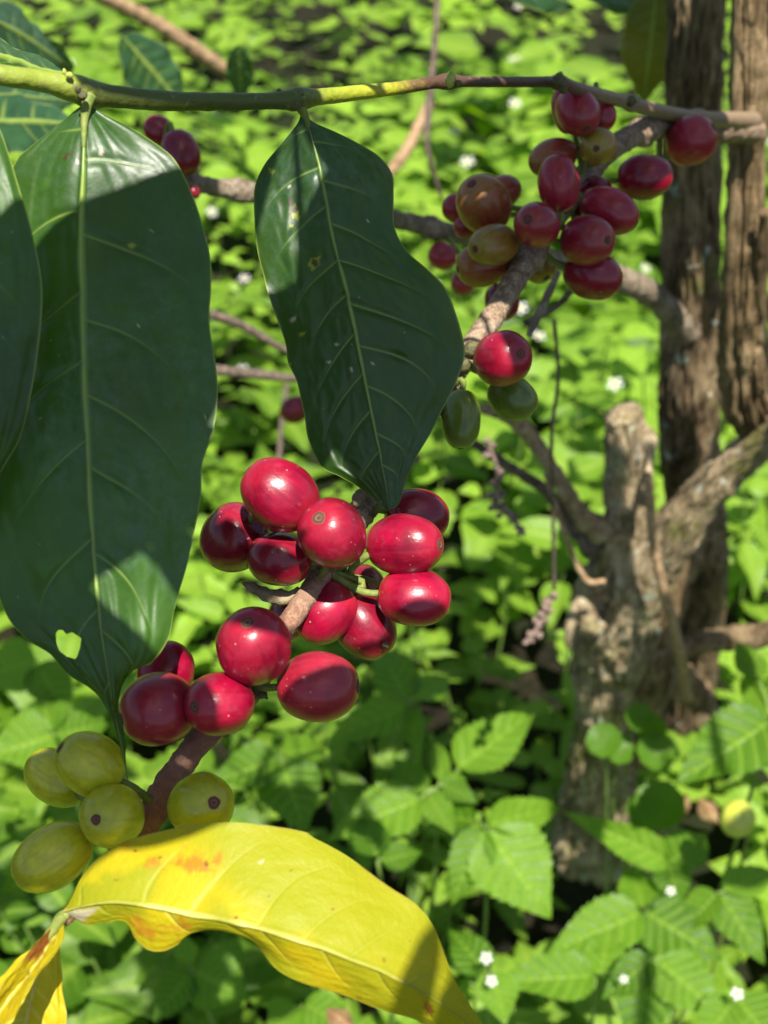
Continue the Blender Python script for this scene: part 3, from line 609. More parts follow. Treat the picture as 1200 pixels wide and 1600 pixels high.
# ------------------------------------------------------------------ cherries
def cherry(cx, cy, a, b, ax, d, mat, label, near='f', lesions=(), group='coffee cherries', stalk=True, navel=True, name='coffee_cherry'):
    """centre px, half length a and half width b in px, ax = (right, up, toward camera) of the navel end"""
    c = P(cx, cy, d); k = d/F; A, B = a*k, b*k
    v = ax[0]*RT + ax[1]*UP - ax[2]*FW; v = v/np.linalg.norm(v)
    t = thing(name, c, label, 'coffee cherry', group)
    rs = random.Random(int(cx*7+cy)); x0 = Vector(v).orthogonal().normalized()
    q = rs.uniform(0, 6.28); x1 = np.array(Matrix.Rotation(q, 3, Vector(v)) @ x0); y1 = np.cross(v, x1)
    t.rotation_euler = (0, 0, 0)
    n, m = 46, 60; th = np.linspace(0, np.pi, n); ph = np.linspace(0, 2*np.pi, m, endpoint=False)
    TH, PH = np.meshgrid(th, ph, indexing='ij')
    p = rs.uniform(2.05, 2.35)
    z = np.cos(TH); rr = np.sin(TH)**(2/p*.98)
    rr = rr*(1 + rs.uniform(.0, .03)*np.cos(2*PH+rs.uniform(0, 3)) + rs.uniform(.0, .015)*np.cos(3*PH+1) + .02*z*rs.uniform(-1, 1))
    seam = np.exp(-((np.abs(np.sin(PH))-0)/.035)**2)*np.sin(TH)
    rr = rr*(1 - .008*np.exp(-(np.sin(PH)/.10)**2)*np.sin(TH))
    dent = np.exp(-(TH/.20)**2)*.035; dent2 = np.exp(-((np.pi-TH)/.3)**2)*.06
    z = z - dent + dent2
    for f_ in (2, 3, 5): rr = rr*(1 + .022/f_**.5*np.sin(f_*PH+f_*TH*.8+rs.uniform(0, 6))*np.sin(TH)**2)
    L = np.stack([rr*np.cos(PH)*B, rr*np.sin(PH)*B, z*A], -1).reshape(-1, 3)
    W = np.array([x1, y1, v])
    # keep each skin in its own axes so that the streaks run from stalk to navel
    o = mk('skin', L, grid_faces(n, m, True), MT[mat], None, {'ax': ((z+1)/2).ravel(), 'seam': seam.ravel()}, origin=(0, 0, 0))
    R = Matrix(((x1[0], y1[0], v[0]), (x1[1], y1[1], v[1]), (x1[2], y1[2], v[2])))
    o.parent = t; o.rotation_euler = R.to_euler()
    def lathe(prof, nm, z0, ctr=(0, 0), tilt=None):
        ms = 26; VV = []; rg = []
        for (r_, h_, f_) in prof:
            for j in range(ms):
                a_ = 2*math.pi*j/ms; jit = 1 + .035*math.sin(3*a_+q) + .03*math.sin(5*a_+2*q)
                VV.append((r_*jit*math.cos(a_)*B, r_*jit*math.sin(a_)*B, float(np.interp(r_, prof_r, prof_z))*A + h_*B)); rg.append(f_)
        e = mk(nm, VV, grid_faces(len(prof), ms, True), MT['navel'], None, {'ring': rg}, origin=(0, 0, 0))
        e.parent = t; e.rotation_euler = R.to_euler(); return e
    s = rs.uniform(.85, 1.12); prof_r = rr[:n//2, 0]; prof_z = z[:n//2, 0]
    if navel:
        lathe([(.0, .026, 0.), (.025*s, .026, .05), (.04*s, .006, .18), (.07*s, .008, .32), (.095*s, .026, .45), (.12*s, .026, .58), (.145*s, .008, .74), (.175*s, .008, .86), (.20*s, .003, .95), (.23*s, -.02, 1.)], 'navel', .983)
    if stalk:
        base = c - v*A*.93
        path = {'f': fw_, 'b': bw_, 't': tw}[near]
        i = int(np.argmin(np.linalg.norm(path-base, axis=1))); e = path[i]
        dist = np.linalg.norm(e-base)
        if dist < .030:
            m_ = base - v*min(dist*.45, .004)
            w_ = spline([base+v*A*.10, m_, e], 12) if dist > .002 else np.array([base, base-v*.001, e])
            Vs, Fs = tube_mesh(w_, np.linspace(.0008, .0009, len(w_)), 9, .1, 500)
            mk('stalk', Vs, Fs, MT['stalk'], t)
    return t
MAIN = 'ripe red coffee cherries of the front bunch'; YG = 'yellow green cherries of the lower left bunch'; RG = 'cherries of the upper right bunch'
C = [
 (437, 773, 65, 54, (-.80, .60, .15), .252, 'red', 'bright red cherry at the very top of the front bunch, beside the green leaves', MAIN),
 (366, 840, 60, 52, (-.5, -.4, -.6), .266, 'dark', 'dark maroon cherry at the far left of the front bunch, behind the topmost one', MAIN),
 (438, 873, 52, 44, (-1., .10, .05), .258, 'dark', 'small dark shaded cherry under the topmost red one', MAIN),
 (519, 833, 59, 54, (-.32, .42, .85), .248, 'red', 'red cherry facing the camera with its ring navel, just above the branch', MAIN),
 (651, 806, 52, 42, (.9, -.15, -.2), .277, 'dark', 'dark pointed cherry at the top right of the front bunch, touching the leaf tip', MAIN),
 (632, 851, 63, 48, (.80, .02, .42), .262, 'red', 'brightest sunlit oval red cherry with navel at its right end', MAIN),
 (647, 933, 59, 47, (.95, -.10, .12), .262, 'red', 'half shaded red cherry at the lower right of the front bunch', MAIN),
 (507, 955, 55, 49, (-.72, -.52, .10), .2665, 'red', 'red cherry tucked behind the branch with a dark rough lower end', MAIN),
 (567, 975, 60, 47, (.55, -.72, .0), .2705, 'red', 'sunlit red cherry pointing down with a black speck on its tip', MAIN),
 (396, 1010, 66, 58, (-.06, .62, .72), .236, 'red', 'large red cherry with its navel on top, left of the bare branch', MAIN),
 (497, 1073, 66, 56, (1., .04, .22), .243, 'wine', 'broad shaded red cherry with navel on its right edge', MAIN),
 (343, 1100, 60, 50, (-.52, .06, .80), .236, 'red', 'red cherry low in the bunch, navel facing left toward the camera', MAIN),
 (248, 1108, 61, 58, (-.85, -.18, .42), .238, 'wine', 'dull red cherry at the lower left end of the red bunch', MAIN),
 (259, 1050, 50, 43, (.3, .7, -.4), .252, 'red', 'bright red cherry peeping out behind the big leaf tip', MAIN),
 (455, 962, 40, 36, (-.5, -.3, -.5), .280, 'dark', 'mostly hidden dark cherry seen left of the bare branch', MAIN),
 (566, 915, 40, 34, (.2, .2, -.8), .285, 'dark', 'dark cherry hidden deep among the green stalks of the front bunch', MAIN),
 (141, 1194, 57, 48, (-.72, .52, .35), .232, 'ygreen', 'yellow green cherry at the top of its bunch, navel at upper left', YG),
 (88, 1215, 58, 42, (-.72, .30, -.50), .245, 'ygreen', 'yellow green cherry with a dark seam, at the back left of its bunch', YG),
 (175, 1275, 57, 49, (-.22, .14, .95), .228, 'ygreen', 'yellow green cherry with a ring navel facing straight out', YG),
 (82, 1339, 66, 49, (-.82, -.50, .20), .231, 'ygreen', 'lowest yellow green cherry, striped, with a corky spot', YG),
 (314, 1258, 64, 50, (.42, .25, .80), .232, 'ygreen', 'yellow green cherry resting on the upper edge of the yellow leaf', YG),
 (903, 174, 42, 34, (.15, -.5, .3), .340, 'wine', 'wine red cherry hanging highest, right under the twig', RG),
 (884, 172, 38, 22, (.1, -.8, .1), .350, 'wine', 'sliver of red cherry behind the highest one of the right bunch', RG),
 (940, 178, 28, 22, (.1, -.6, .1), .358, 'wine', 'small dark cherry behind and right of the highest one', RG),
 (935, 229, 33, 29, (-.25, -.35, .85), .345, 'olive', 'orange green cherry with navel, under the highest red cherry', RG),
 (864, 246, 40, 28, (-.9, -.35, .15), .350, 'rust', 'dull reddish cherry with a greenish left end', RG),
 (873, 287, 45, 33, (-.1, .95, .2), .335, 'wine', 'upright egg shaped red cherry in the middle of the right bunch', RG),
 (1080, 220, 41, 38, (.6, .3, .5), .395, 'wine', 'red cherry in front of the thick trunk, farthest right', RG),
 (1007, 277, 44, 35, (.95, .05, .2), .360, 'red', 'red cherry with a sunlit right end, second from the right', RG),
 (952, 329, 49, 34, (.8, -.45, .2), .345, 'wine', 'slanting wine red cherry right of the bunch centre', RG),
 (925, 312, 38, 30, (.3, .7, .0), .358, 'dark', 'dark cherry half hidden behind the slanting one', RG),
 (918, 376, 44, 40, (.55, -.15, .75), .335, 'wine', 'round wine red cherry with navel at lower right of its bunch', RG),
 (926, 430, 48, 37, (.75, -.30, .1), .343, 'dark', 'dark red cherry hanging lowest on the right side of its bunch', RG),
 (839, 352, 44, 35, (-.42, .0, .85), .325, 'wine', 'red cherry with ring navel in front of the branch', RG),
 (756, 319, 49, 43, (-.3, .3, .5), .345, 'rust', 'large rusty red cherry at the upper left of the right bunch', RG),
 (786, 300, 34, 26, (.4, .3, -.4), .362, 'rust', 'dusky cherry hidden behind the large rusty one', RG),
 (714, 325, 24, 23, (-.8, .1, .0), .370, 'wine', 'small blurred dark cherry left of the large rusty one', RG),
 (732, 352, 24, 20, (-.8, -.3, .0), .366, 'wine', 'blurred cherry under the large rusty one', RG),
 (771, 383, 45, 33, (-.68, -.28, .62), .332, 'olive', 'brownish green oval cherry with navel at its lower left', RG),
 (756, 413, 45, 34, (-.8, -.2, .2), .342, 'rust', 'orange red cherry below the brownish green one', RG),
 (842, 415, 27, 27, (.2, -.4, .2), .358, 'olive', 'orange cherry peeping out behind the pale branch', RG),
 (784, 472, 30, 27, (.2, -.6, -.1), .362, 'dark', 'dark red cherry behind the branch under the right bunch', RG),
 (785, 560, 51, 43, (.45, .03, .85), .300, 'red', 'single glossy red cherry by the middle leaf, half in sun', 'cherries around the branch node'),
 (721, 655, 48, 31, (-.02, -.95, .12), .300, 'green', 'oval dark green cherry hanging beside the middle leaf edge', 'cherries around the branch node'),
 (801, 621, 42, 34, (.7, -.55, .1), .313, 'green', 'green cherry right below the single glossy red one', 'cherries around the branch node'),
]
for (x, y, a, b, ax, d, mt, lb, g) in C: cherry(x, y, a, b, ax, d, mt, lb, 'f', group=g)
BG = 'blurred cherries on the back branch'
for (x, y, a, b, ax, d, mt, lb) in [
 (283, 239, 38, 30, (.3, -.7, .1), .395, 'dark', 'dark red cherry behind the top right margin of the big leaf'),
 (249, 204, 26, 22, (-.6, .4, .1), .405, 'dark', 'smaller dark red cherry at upper left of its neighbour behind the big leaf'),
 (303, 300, 11, 10, (.3, -.4, .1), .40, 'dark', 'tiny red cherry at the end of the grey branch'),
 (691, 400, 23, 22, (-.6, .2, .1), .47, 'wine', 'blurred dark red cherry hanging under the grey branch, leftmost'),
 (725, 440, 22, 20, (-.3, -.4, .1), .48, 'wine', 'blurred red cherry under the orange red one')]:
    cherry(x, y, a, b, ax, d, mt, lb, 'b', group=BG)
cherry(461, 640, 20, 24, (.2, -.4, .2), .66, 'dark', 'faint dark red cherry seen far back beside the middle leaf', 'b', group=BG, stalk=False)  # dark skin colour stands in for shade on this far cherry
rf = cherry(1152, 1279, 29, 27, (-.35, -.6, .5), .632, 'lime', 'single round pale yellow green fruit among the low weeds at right', 'b', group='round fruits among the weeds', stalk=False, navel=False, name='round_fruit')
rf['category'] = 'fruit'
w = spline([P(1156, 1262, .640), P(1170, 1300, .66), np.array([*P(1175, 1330, .68)[:2], 0.0])], 14); V, Fc = tube_mesh(w, np.full(14, .0009), 8, .1, 300); mk('stalk', V, Fc, MT['stalk'], rf)
# green stalks seen between the cherries, papery bract, black speck
for i, pts in enumerate([[(545, 905, .268, 5), (552, 885, .265, 6), (575, 868, .262, 6), (590, 858, .262, 5)], [(520, 895, .268, 6), (545, 878, .266, 6), (560, 880, .27, 5)], [(540, 900, .272, 5), (570, 905, .272, 5), (600, 915, .268, 5)], [(545, 900, .27, 6), (562, 930, .268, 6), (566, 950, .266, 5)]]):
    w, r = ppath(pts, 16); V, Fc = tube_mesh(w, r, 10, .15, 400); mk('fruit_stalk', V, Fc, MT['stalk'], fb)
w, r = ppath([(378, 910, .262, 3), (398, 920, .262, 11), (425, 932, .262, 15), (452, 932, .262, 13), (468, 920, .262, 6)], 30)
V, Fc = tube_mesh(w, r*.8, 16, .35, 500); mk('bract', V, Fc, MT['scale'], fb)
w, r = ppath([(574, 770, .276, 6), (562, 775, .274, 10), (556, 790, .272, 5)], 16); V, Fc = tube_mesh(w, r, 12, .4, 500); mk('bract', V, Fc, MT['scale'], fb)
w, r = ppath([(597, 1005, .2655, 3), (602, 1008, .264, 4.5), (607, 1012, .264, 2.5)], 12); V, Fc = tube_mesh(w, r, 10, .6, 900)
tag(mk('black_insect', V, Fc, MT['node'], None), 'tiny black bug on the tip of the lowest sunlit cherry', 'insect')
w, r = ppath([(398, 1075, .250, 5), (410, 1083, .247, 7), (418, 1092, .246, 2)], 12); V, Fc = tube_mesh(w, r, 10, .6, 900); mk('bract', V, Fc, MT['node'], fb)

# ------------------------------------------------------------------ weeds
def weed_template(nt, nc, teeth, seed=0, asp=.62, fold=.16, droop=.22, lob=0.):
    "unit leaf along +X, up +Z, serrated; returns verts, faces, vein"
    r = random.Random(seed); t = np.linspace(0, 1, nt); h = nc//2; s = np.linspace(-1, 1, nc)
    w = asp/2*np.clip(np.sin(np.pi*np.clip(t, 0, 1)**.62), 0, 1)**.85*(1-.12*t-.22*t**3)
    T, S = np.meshgrid(t, s, indexing='ij')
    saw = (t*teeth) % 1.0; tooth = (1 + .13*(.5-saw)*np.sin(np.pi*t)**.3) if teeth else np.ones(nt)
    Wd = (w*np.where(np.abs(S.T) > .9, tooth, 1)).T
    X = T + .12*np.abs(S)*(1-T)*T*2*0; Y = S*Wd
    pe = .22; stalkw = .012
    Z = np.abs(S)*Wd*fold - droop*(T**2) + .03*np.sin(T*9+seed)*np.abs(S)
    vn = np.zeros_like(T)
    for k in range(6):
        tc = .06 + k*.14 + .20*np.abs(S)
        vn = np.maximum(vn, np.exp(-((T-tc)/.016)**2)*(np.abs(S) < .92)*.9)
    vn = np.maximum(vn, np.exp(-(S/(.07))**2))
    soft = np.zeros_like(T)
    for k in range(6): soft = np.maximum(soft, np.exp(-((T-(.06+k*.14+.20*np.abs(S)))/.04)**2))
    Z = Z - .013*soft*np.sin(np.pi*T)
    V = np.stack([X, Y, Z], -1).reshape(-1, 3); fc = grid_faces(nt, nc)
    return V, fc, vn.ravel()
HI = [weed_template(90, 19, 12, s, a, f, dr) for s, a, f, dr in ((1, .64, .18, .16), (2, .58, .25, .30), (3, .70, .12, .10))]
LO = [weed_template(15, 7, 7, s, a, f, dr) for s, a, f, dr in ((1, .66, .20, .20), (2, .58, .28, .36), (3, .74, .12, .10), (4, .62, -.1, .26))]
EXTRA = [weed_template(15, 7, 0, 8, .30, .2, .35), weed_template(15, 7, 9, 9, .95, .08, .12), weed_template(15, 7, 0, 10, .85, .3, .05), weed_template(15, 7, 5, 11, .42, .25, .2)]
VLO = [weed_template(8, 5, 0, s, a, f, dr) for s, a, f, dr in ((1, .66, .20, .20), (2, .72, .1, .3))]
def orient(base, ax, nrm, L):
    ax = np.asarray(ax, float); ax = ax/np.linalg.norm(ax); y = np.cross(nrm, ax); y /= np.linalg.norm(y); z = np.cross(ax, y)
    return np.array([ax, y, z])*L, np.asarray(base)
WEEDG = 'broad leaved weeds near the camera'
def stem_down(c, h_px=None):
    g = np.array([c[0]+random.uniform(-.01, .01), c[1]+random.uniform(-.01, .02), 0.0]); return g
def flower_head(c, nrm, R_, parent):
    nrm = np.asarray(nrm, float); nrm /= np.linalg.norm(nrm); x = np.array(Vector(nrm).orthogonal().normalized()); y = np.cross(nrm, x)
    V = []; Fc = []
    for k in range(5):
        a = 2*math.pi*k/5 + c[0]*50; dr = math.cos(a)*x + math.sin(a)*y; sd_ = np.cross(nrm, dr); o = len(V)
        for (u, w_) in ((.25, .10), (.6, .26), (.85, .28), (1., .22)):
            for s_ in (-1, 0, 1): V.append(c + dr*R_*(u - (.10 if (s_ == 0 and u == 1.) else 0)) + sd_*s_*w_*R_ + nrm*(.04*R_ if s_ == 0 else .0))
        for i in range(3):
            for j in range(2): b = o+i*3+j; Fc.append((b, b+1, b+4, b+3))
    mk('petals', V, Fc, MT['petal'], parent)
    D = []; n, m = 5, 12
    for i in range(n):
        for j in range(m):
            th = math.pi/2*i/(n-1); a = 2*math.pi*j/m; D.append(c + (x*math.cos(a)+y*math.sin(a))*math.sin(th)*R_*.33 + nrm*(math.cos(th)*R_*.25))
    mk('flower_disc', D, grid_faces(n, m, True), MT['floret'], parent)
def weed(node, leaves, label, flowers=(), tmpl=HI, mat='weed', group=WEEDG, name='broadleaf_weed', foot=None, wscale=1.0):
    "node (px,py,d): where the leaf pair sits; leaves: (base px,py,d, tip px,py,d, width px, roll)"
    c = P(*node); g = stem_down(c) if foot is None else foot
    t = thing(name, g, label, 'weed', group)
    w_ = spline([g, (g*.5+c*.5)+np.array([.006, .004, .02]), c], 16)
    V, Fc = tube_mesh(w_, np.linspace(.0016, .0010, 16), 8, .1, 200); mk('stem', V, Fc, MT['stem'], t)
    for i, lf_ in enumerate(leaves):
        bx, by, bd, tx, ty, td, wpx = lf_[:7]; roll = lf_[7] if len(lf_) > 7 else 0
        B, T_ = P(bx, by, bd), P(tx, ty, td); ax = T_-B; L = np.linalg.norm(ax)
        tv = (CAM-B); tv /= np.linalg.norm(tv); nrm = tv*.6 + np.array([0, 0, .8]); nrm = np.array(Matrix.Rotation(math.radians(roll), 3, Vector(ax/L)) @ Vector(nrm))
        Mx, b = orient(B, ax, nrm, L)
        TV, TF, vn = tmpl[(i + len(label)) % len(tmpl)]
        asp = (wpx/F*bd)/L/.62*wscale
        Q = TV*np.array([1, asp, 1]); Q[:, 2] += .10*Q[:, 0] 
        W = Q @ Mx + b
        mk('leaf', W, TF, MT[mat], t, {'vein': vn, 'tone': np.full(len(vn), random.Random(i+int(bx)).uniform(0, .35))})
        if np.linalg.norm(B-c) > .002:
            V, Fc = tube_mesh(spline([c, (c+B)/2+np.array([0, 0, .002]), B+ax*.02], 8), np.full(8, .0007), 6); mk('leaf_stalk', V, Fc, MT['stem'], t)
    for f in flowers:
        fc = P(*f[:3]); f = (*f[:3], f[3]*.85); hd = mk('flower_stalk', *tube_mesh(spline([c, (c+fc)/2+np.array([0, 0, .004]), fc], 8), np.full(8, .0006), 6), MT['stem'], t)
        flower_head(fc, (CAM-fc)*.6/np.linalg.norm(CAM-fc)+np.array([random.uniform(-.3, .3), 0, .6]), f[3]/F*f[2], hd)
    return t
weed((760, 1296, .66), [(757, 1298, .66, 702, 1412, .645, 80), (763, 1300, .66, 862, 1436, .64, 125), (762, 1290, .66, 882, 1256, .70, 66, 10), (745, 1285, .67, 640, 1262, .70, 60)], 'weed with three serrated leaves spread like a fan, bottom centre')
weed((1003, 1428, .66), [(1000, 1428, .66, 856, 1482, .64, 98), (1008, 1425, .66, 1130, 1500, .64, 96), (1005, 1420, .665, 985, 1350, .70, 70)], 'weed with a bright toothed leaf pointing left, lower right', flowers=[(1048, 1392, .63, 9)])
weed((930, 1525, .63), [(926, 1525, .63, 780, 1528, .615, 88), (934, 1525, .63, 960, 1440, .66, 60)], 'low weed with one broad horizontal leaf above the bottom edge', flowers=[(975, 1530, .60, 8)])
weed((1205, 1130, .62), [(1202, 1128, .62, 1056, 1222, .60, 112), (1206, 1120, .62, 1160, 1035, .66, 70), (1210, 1130, .62, 1215, 1230, .60, 80), (1185, 1060, .64, 1150, 1000, .66, 50)], 'weed with a large sunny leaf at the right edge, under the dead branch')
weed((1045, 1345, .68), [(1043, 1345, .68, 900, 1276, .66, 66, -25), (1047, 1348, .68, 1105, 1300, .72, 66), (1045, 1350, .68, 1060, 1420, .66, 60)], 'weed whose pointed leaf aims at the stump foot')
weed((1128, 1398, .655), [(1126, 1398, .655, 1196, 1508, .635, 66), (1130, 1392, .655, 1215, 1360, .68, 60), (1120, 1396, .655, 1062, 1452, .65, 70, 20)], 'weed with narrow sharply toothed leaves near the right edge')
weed((1020, 1502, .62), [(1015, 1508, .62, 990, 1640, .60, 110), (1030, 1500, .62, 1130, 1590, .60, 88), (1018, 1498, .62, 940, 1560, .61, 60)], 'weed filling the bottom edge right of centre with pale leaves')
weed((1150, 1548, .60), [(1152, 1560, .60, 1215, 1640, .58, 90), (1145, 1565, .60, 1085, 1640, .58, 70)], 'weed with one white flower by the bottom right corner', flowers=[(1152, 1553, .585, 12)])
weed((716, 1203, .72), [(714, 1202, .72, 838, 1108, .76, 92), (712, 1208, .72, 690, 1280, .70, 50)], 'weed with a single big leaf rising toward the stump')
weed((682, 1232, .68), [(665, 1238, .68, 613, 1183, .70, 48), (690, 1222, .68, 682, 1145, .71, 38), (695, 1228, .68, 748, 1254, .67, 34), (670, 1245, .68, 710, 1303, .66, 52), (655, 1250, .68, 515, 1298, .66, 104)], 'weed with several small fresh leaves left of the fan shaped one')
weed((640, 1100, .68), [(638, 1104, .68, 504, 1156, .66, 76), (636, 1094, .68, 590, 1005, .72, 68), (645, 1092, .68, 704, 1056, .71, 58), (642, 1108, .68, 655, 1190, .66, 40)], 'pale weed just below the red bunch')
weed((438, 1185, .68), [(440, 1192, .68, 478, 1302, .66, 96), (432, 1186, .68, 330, 1222, .66, 80), (444, 1180, .68, 520, 1160, .71, 70)], 'light green weed behind the brown branch end')
weed((590, 1345, .64), [(590, 1340, .64, 560, 1262, .67, 70), (596, 1345, .64, 660, 1330, .65, 46)], 'weed showing above the yellow leaf')
weed((300, 1520, .60), [(296, 1522, .60, 240, 1590, .58, 70), (305, 1518, .60, 390, 1560, .60, 90), (300, 1510, .60, 275, 1455, .64, 40)], 'dark shaded weed beneath the yellow leaf')
weed((470, 1570, .60), [(466, 1572, .60, 420, 1620, .58, 70), (476, 1570, .60, 560, 1610, .58, 60)], 'weed peeping below the yellow leaf at the bottom edge')
weed((765, 1515, .62), [(760, 1520, .62, 700, 1450, .65, 60), (770, 1522, .62, 790, 1600, .60, 70)], 'weed with two white flowers beside the yellow leaf', flowers=[(760, 1497, .60, 12), (768, 1533, .60, 11)])
weed((80, 1150, .70), [(84, 1150, .70, -20, 1180, .68, 110), (80, 1145, .70, 60, 1070, .74, 80), (88, 1150, .70, 170, 1130, .72, 70)], 'dim weed left of the yellow green cherries')
weed((60, 1040, .74), [(60, 1040, .74, 110, 1120, .72, 80), (55, 1030, .74, -30, 1060, .74, 90)], 'dim weed behind the hole of the big leaf')
# round leaves on the stump foot
rl = thing('round_leaved_weed', np.array([*P(1000, 1210, .74)[:2], 0]), 'creeping plant with coin shaped leaves in front of the stump foot', 'weed')
for i, (x, y, d, rp) in enumerate([(944, 1158, .68, 28), (999, 1122, .69, 24), (1024, 1176, .69, 30), (1018, 1140, .70, 24), (968, 1172, .70, 24), (1030, 1260, .70, 40), (1006, 1270, .71, 30)]):
    c = P(x, y, d); R_ = rp/F*d; nrm = (CAM-c); nrm = nrm/np.linalg.norm(nrm)*.7 + np.array([random.uniform(-.4, .4), 0, .6]); nrm /= np.linalg.norm(nrm)
    xx = np.array(Vector(nrm).orthogonal().normalized()); yy = np.cross(nrm, xx); V = []
    for j in range(7):
        for k in range(28):
            a = 2*math.pi*k/28; rr = R_*j/6*(1+.03*math.sin(a*9)*(j > 4)); V.append(c + xx*math.cos(a)*rr + yy*math.sin(a)*rr + nrm*(.18*R_*(j/6)**2 + .05*R_*math.sin(a*3)*(j/6)**2))
    mk('leaf', V, grid_faces(7, 28, True), MT['weed'], rl, {'vein': np.tile([.0]*28, 7), 'tone': np.full(196, .1)})
    w_ = spline([np.array([*P(1000, 1230, .74)[:2], .02]), c-nrm*.02, c-nrm*.0005], 10); V, Fc = tube_mesh(w_, np.full(10, .0007), 6); mk('leaf_stalk', V, Fc, MT['stem'], rl)
# dead leaves on the floor at the right
for i, (b, t_, w_, lb) in enumerate([((1075, 1240, .75), (1055, 1285, .76), 24, 'curled dead leaf at the stump foot, left one'), ((1090, 1245, .75), (1125, 1290, .74), 30, 'curled dead leaf beside the round pale fruit'), ((510, 1575, .5), (560, 1620, .5), 40, 'tan dead leaf at the bottom edge under the yellow leaf')]):
    B, T_ = P(*b), P(*t_)
    o = free_leaf('dead_leaf', B, T_, w_/F*b[2], (CAM-B)+np.array([.2, 0, 0]), MT['dead'], None, seed=60+i, droop=.35, n=24, nc=11, cup=-.5); tag(o, lb, 'dead leaf', 'dead leaves')

# ------------------------------------------------------------------ ground and ground cover
G = 60.0; n = 61; xs = np.sign(np.linspace(-1, 1, n))*np.abs(np.linspace(-1, 1, n))**2.4*G
X, Y = np.meshgrid(xs, xs, indexing='ij'); Z = np.array([nz((x, y, 0), 1.2)*.02 if abs(x) < 6 and abs(y) < 6 else 0 for x, y in zip(X.ravel(), Y.ravel())])
tag(mk('ground', np.stack([X.ravel(), Y.ravel(), Z-.01], -1), grid_faces(n, n), MT['soil'], None, origin=(0, 0, 0)), 'dark soil with leaf litter under the weeds', 'ground', kind='structure')

class Acc:
    def __init__(s): s.V, s.F, s.A, s.T, s.off = [], [], [], [], 0
    def add(s, V, Fc, vn, tone): s.V.append(V); s.F.append(Fc+s.off); s.A.append(vn); s.T.append(np.full(len(V), tone)); s.off += len(V)
acc = Acc(); stems = []; flw = []
R = random.Random(99)
fixed = [np.array([*P(*q)[:2]]) for q in [(760, 1296, .66), (1003, 1428, .66), (930, 1525, .63), (1205, 1130, .62), (1128, 1398, .655), (1020, 1502, .62), (1150, 1548, .60), (716, 1203, .72), (640, 1100, .68), (438, 1185, .68)]]
fruit_xy = np.array(P(1150, 1290, .69)[:2])
stump_xy = [np.array(P(960, 1080, .745)[:2]), np.array(P(1085, 950, .77)[:2]), np.array(P(1165, 1000, .75)[:2])]
def plant(x, y, h, sz, tm, n_pairs, seedv, tone0=.3):
    lean = np.array([R.uniform(-.15, .15), R.uniform(-.15, .15)])*h
    az = R.uniform(0, 6.28); base = np.array([x, y, 0.]); tipp = np.array([x+lean[0], y+lean[1], h])
    for k in range(n_pairs):
        u = 1-(k/n_pairs)**1.1*.8 if n_pairs > 1 else 1; c = base + (tipp-base)*u
        s_ = sz*(.50+.5*min(1, k/1.5+.1))*R.uniform(.8, 1.2)
        for q in (0, math.pi):
            a = az + k*1.57 + q + R.uniform(-.3, .3); el = R.uniform(-.25, .45)
            ax = np.array([math.cos(a)*math.cos(el), math.sin(a)*math.cos(el), math.sin(el)])
            nrm = np.array([R.uniform(-.35, .35), R.uniform(-.5, .15), 1.0])
            Mx, _ = orient(c, ax, nrm, s_)
            TV, TF, vn = tm[R.randrange(len(tm))]
            acc.add((TV + np.array([.12, 0, 0])) @ Mx + c, TF, vn, min(1, tone0+R.uniform(0, .25)))
    return tipp
def visible_wedge(x, y, m=1.25, pad=.28): return abs(x) < (0.33*m*math.hypot(y, .6)) + pad
cnt = 0; y = -.25
while y < 6.5:
    step = .042 + max(0, y-.5)*.020
    hw = 0.40*math.hypot(y, .6) + .30; x = -hw
    while x < hw:
        px_, py_ = x + R.uniform(-.5, .5)*step, y + R.uniform(-.5, .5)*step; x += step
        p = np.array([px_, py_])
        if any(np.linalg.norm(p-q) < .045 for q in stump_xy): continue
        nearfix = any(np.linalg.norm(p-q) < .05 for q in fixed)
        clump = nz((px_, py_, 3), 3.0, 2)
        h = (.11 + .12*clump + R.uniform(-.05, .06) + .04*min(1, max(0, py_-1.0)))
        if nearfix: h *= .55
        if np.linalg.norm(p-stump_xy[0]) < .13: h *= .35
        if np.linalg.norm(p-fruit_xy) < .085: h *= .22
        h = max(.02, h)
        sz = R.choice((.026, .033, .041, .050, .064))*R.uniform(.85, 1.15)*(1+.12*clump)*(1+.25*max(0, min(1, (py_-1.2))))
        tm = LO if py_ < 1.6 else VLO
        kind = nz((px_, py_, 9), 2.2, 2) + R.uniform(-.25, .25)
        if kind > .30: tm = [EXTRA[1], EXTRA[2]]
        elif kind < -.32: tm = [EXTRA[0], EXTRA[3]]
        sp_tone = max(0, min(1, .35 + .9*nz((px_, py_, 5), 2.6, 2) + R.uniform(-.25, .25)))
        if kind > .30: sz *= 1.25; h *= .8
        if py_ > 1.1: sz *= R.choice((.8, 1., 1.25, 1.6)); h *= .85
        tip = plant(px_, py_, h, sz, tm, 3 if py_ < 2.2 else 2, cnt, sp_tone); cnt += 1
        if R.random() < (.03 if py_ < .9 else .10): flw.append(tip + np.array([R.uniform(-.01, .01), R.uniform(-.01, .01), .025]))
        if py_ < 1.6: stems.append((np.array([px_, py_, 0.]), tip))
    y += step
cover = mk('ground_cover', np.vstack(acc.V), np.vstack(acc.F), MT['weed_cover'], None, {'vein': np.concatenate(acc.A), 'tone': np.concatenate(acc.T)}, origin=(0, 1, 0))
tag(cover, 'dense sunlit mat of small leafy weeds covering the ground', 'ground cover', kind='stuff')
parts = []
for a, b in stems: parts.append(tube_mesh(np.array([a, (a+b)/2+.004, b]), [.0013, .0012, .0009], 5, caps=False))
V, Fc = merge(parts); o = mk('stem', V, Fc, MT['stem'], cover); o['kind'] = 'stuff'
V, Fc, off = [], [], 0; DV = []; DF = []
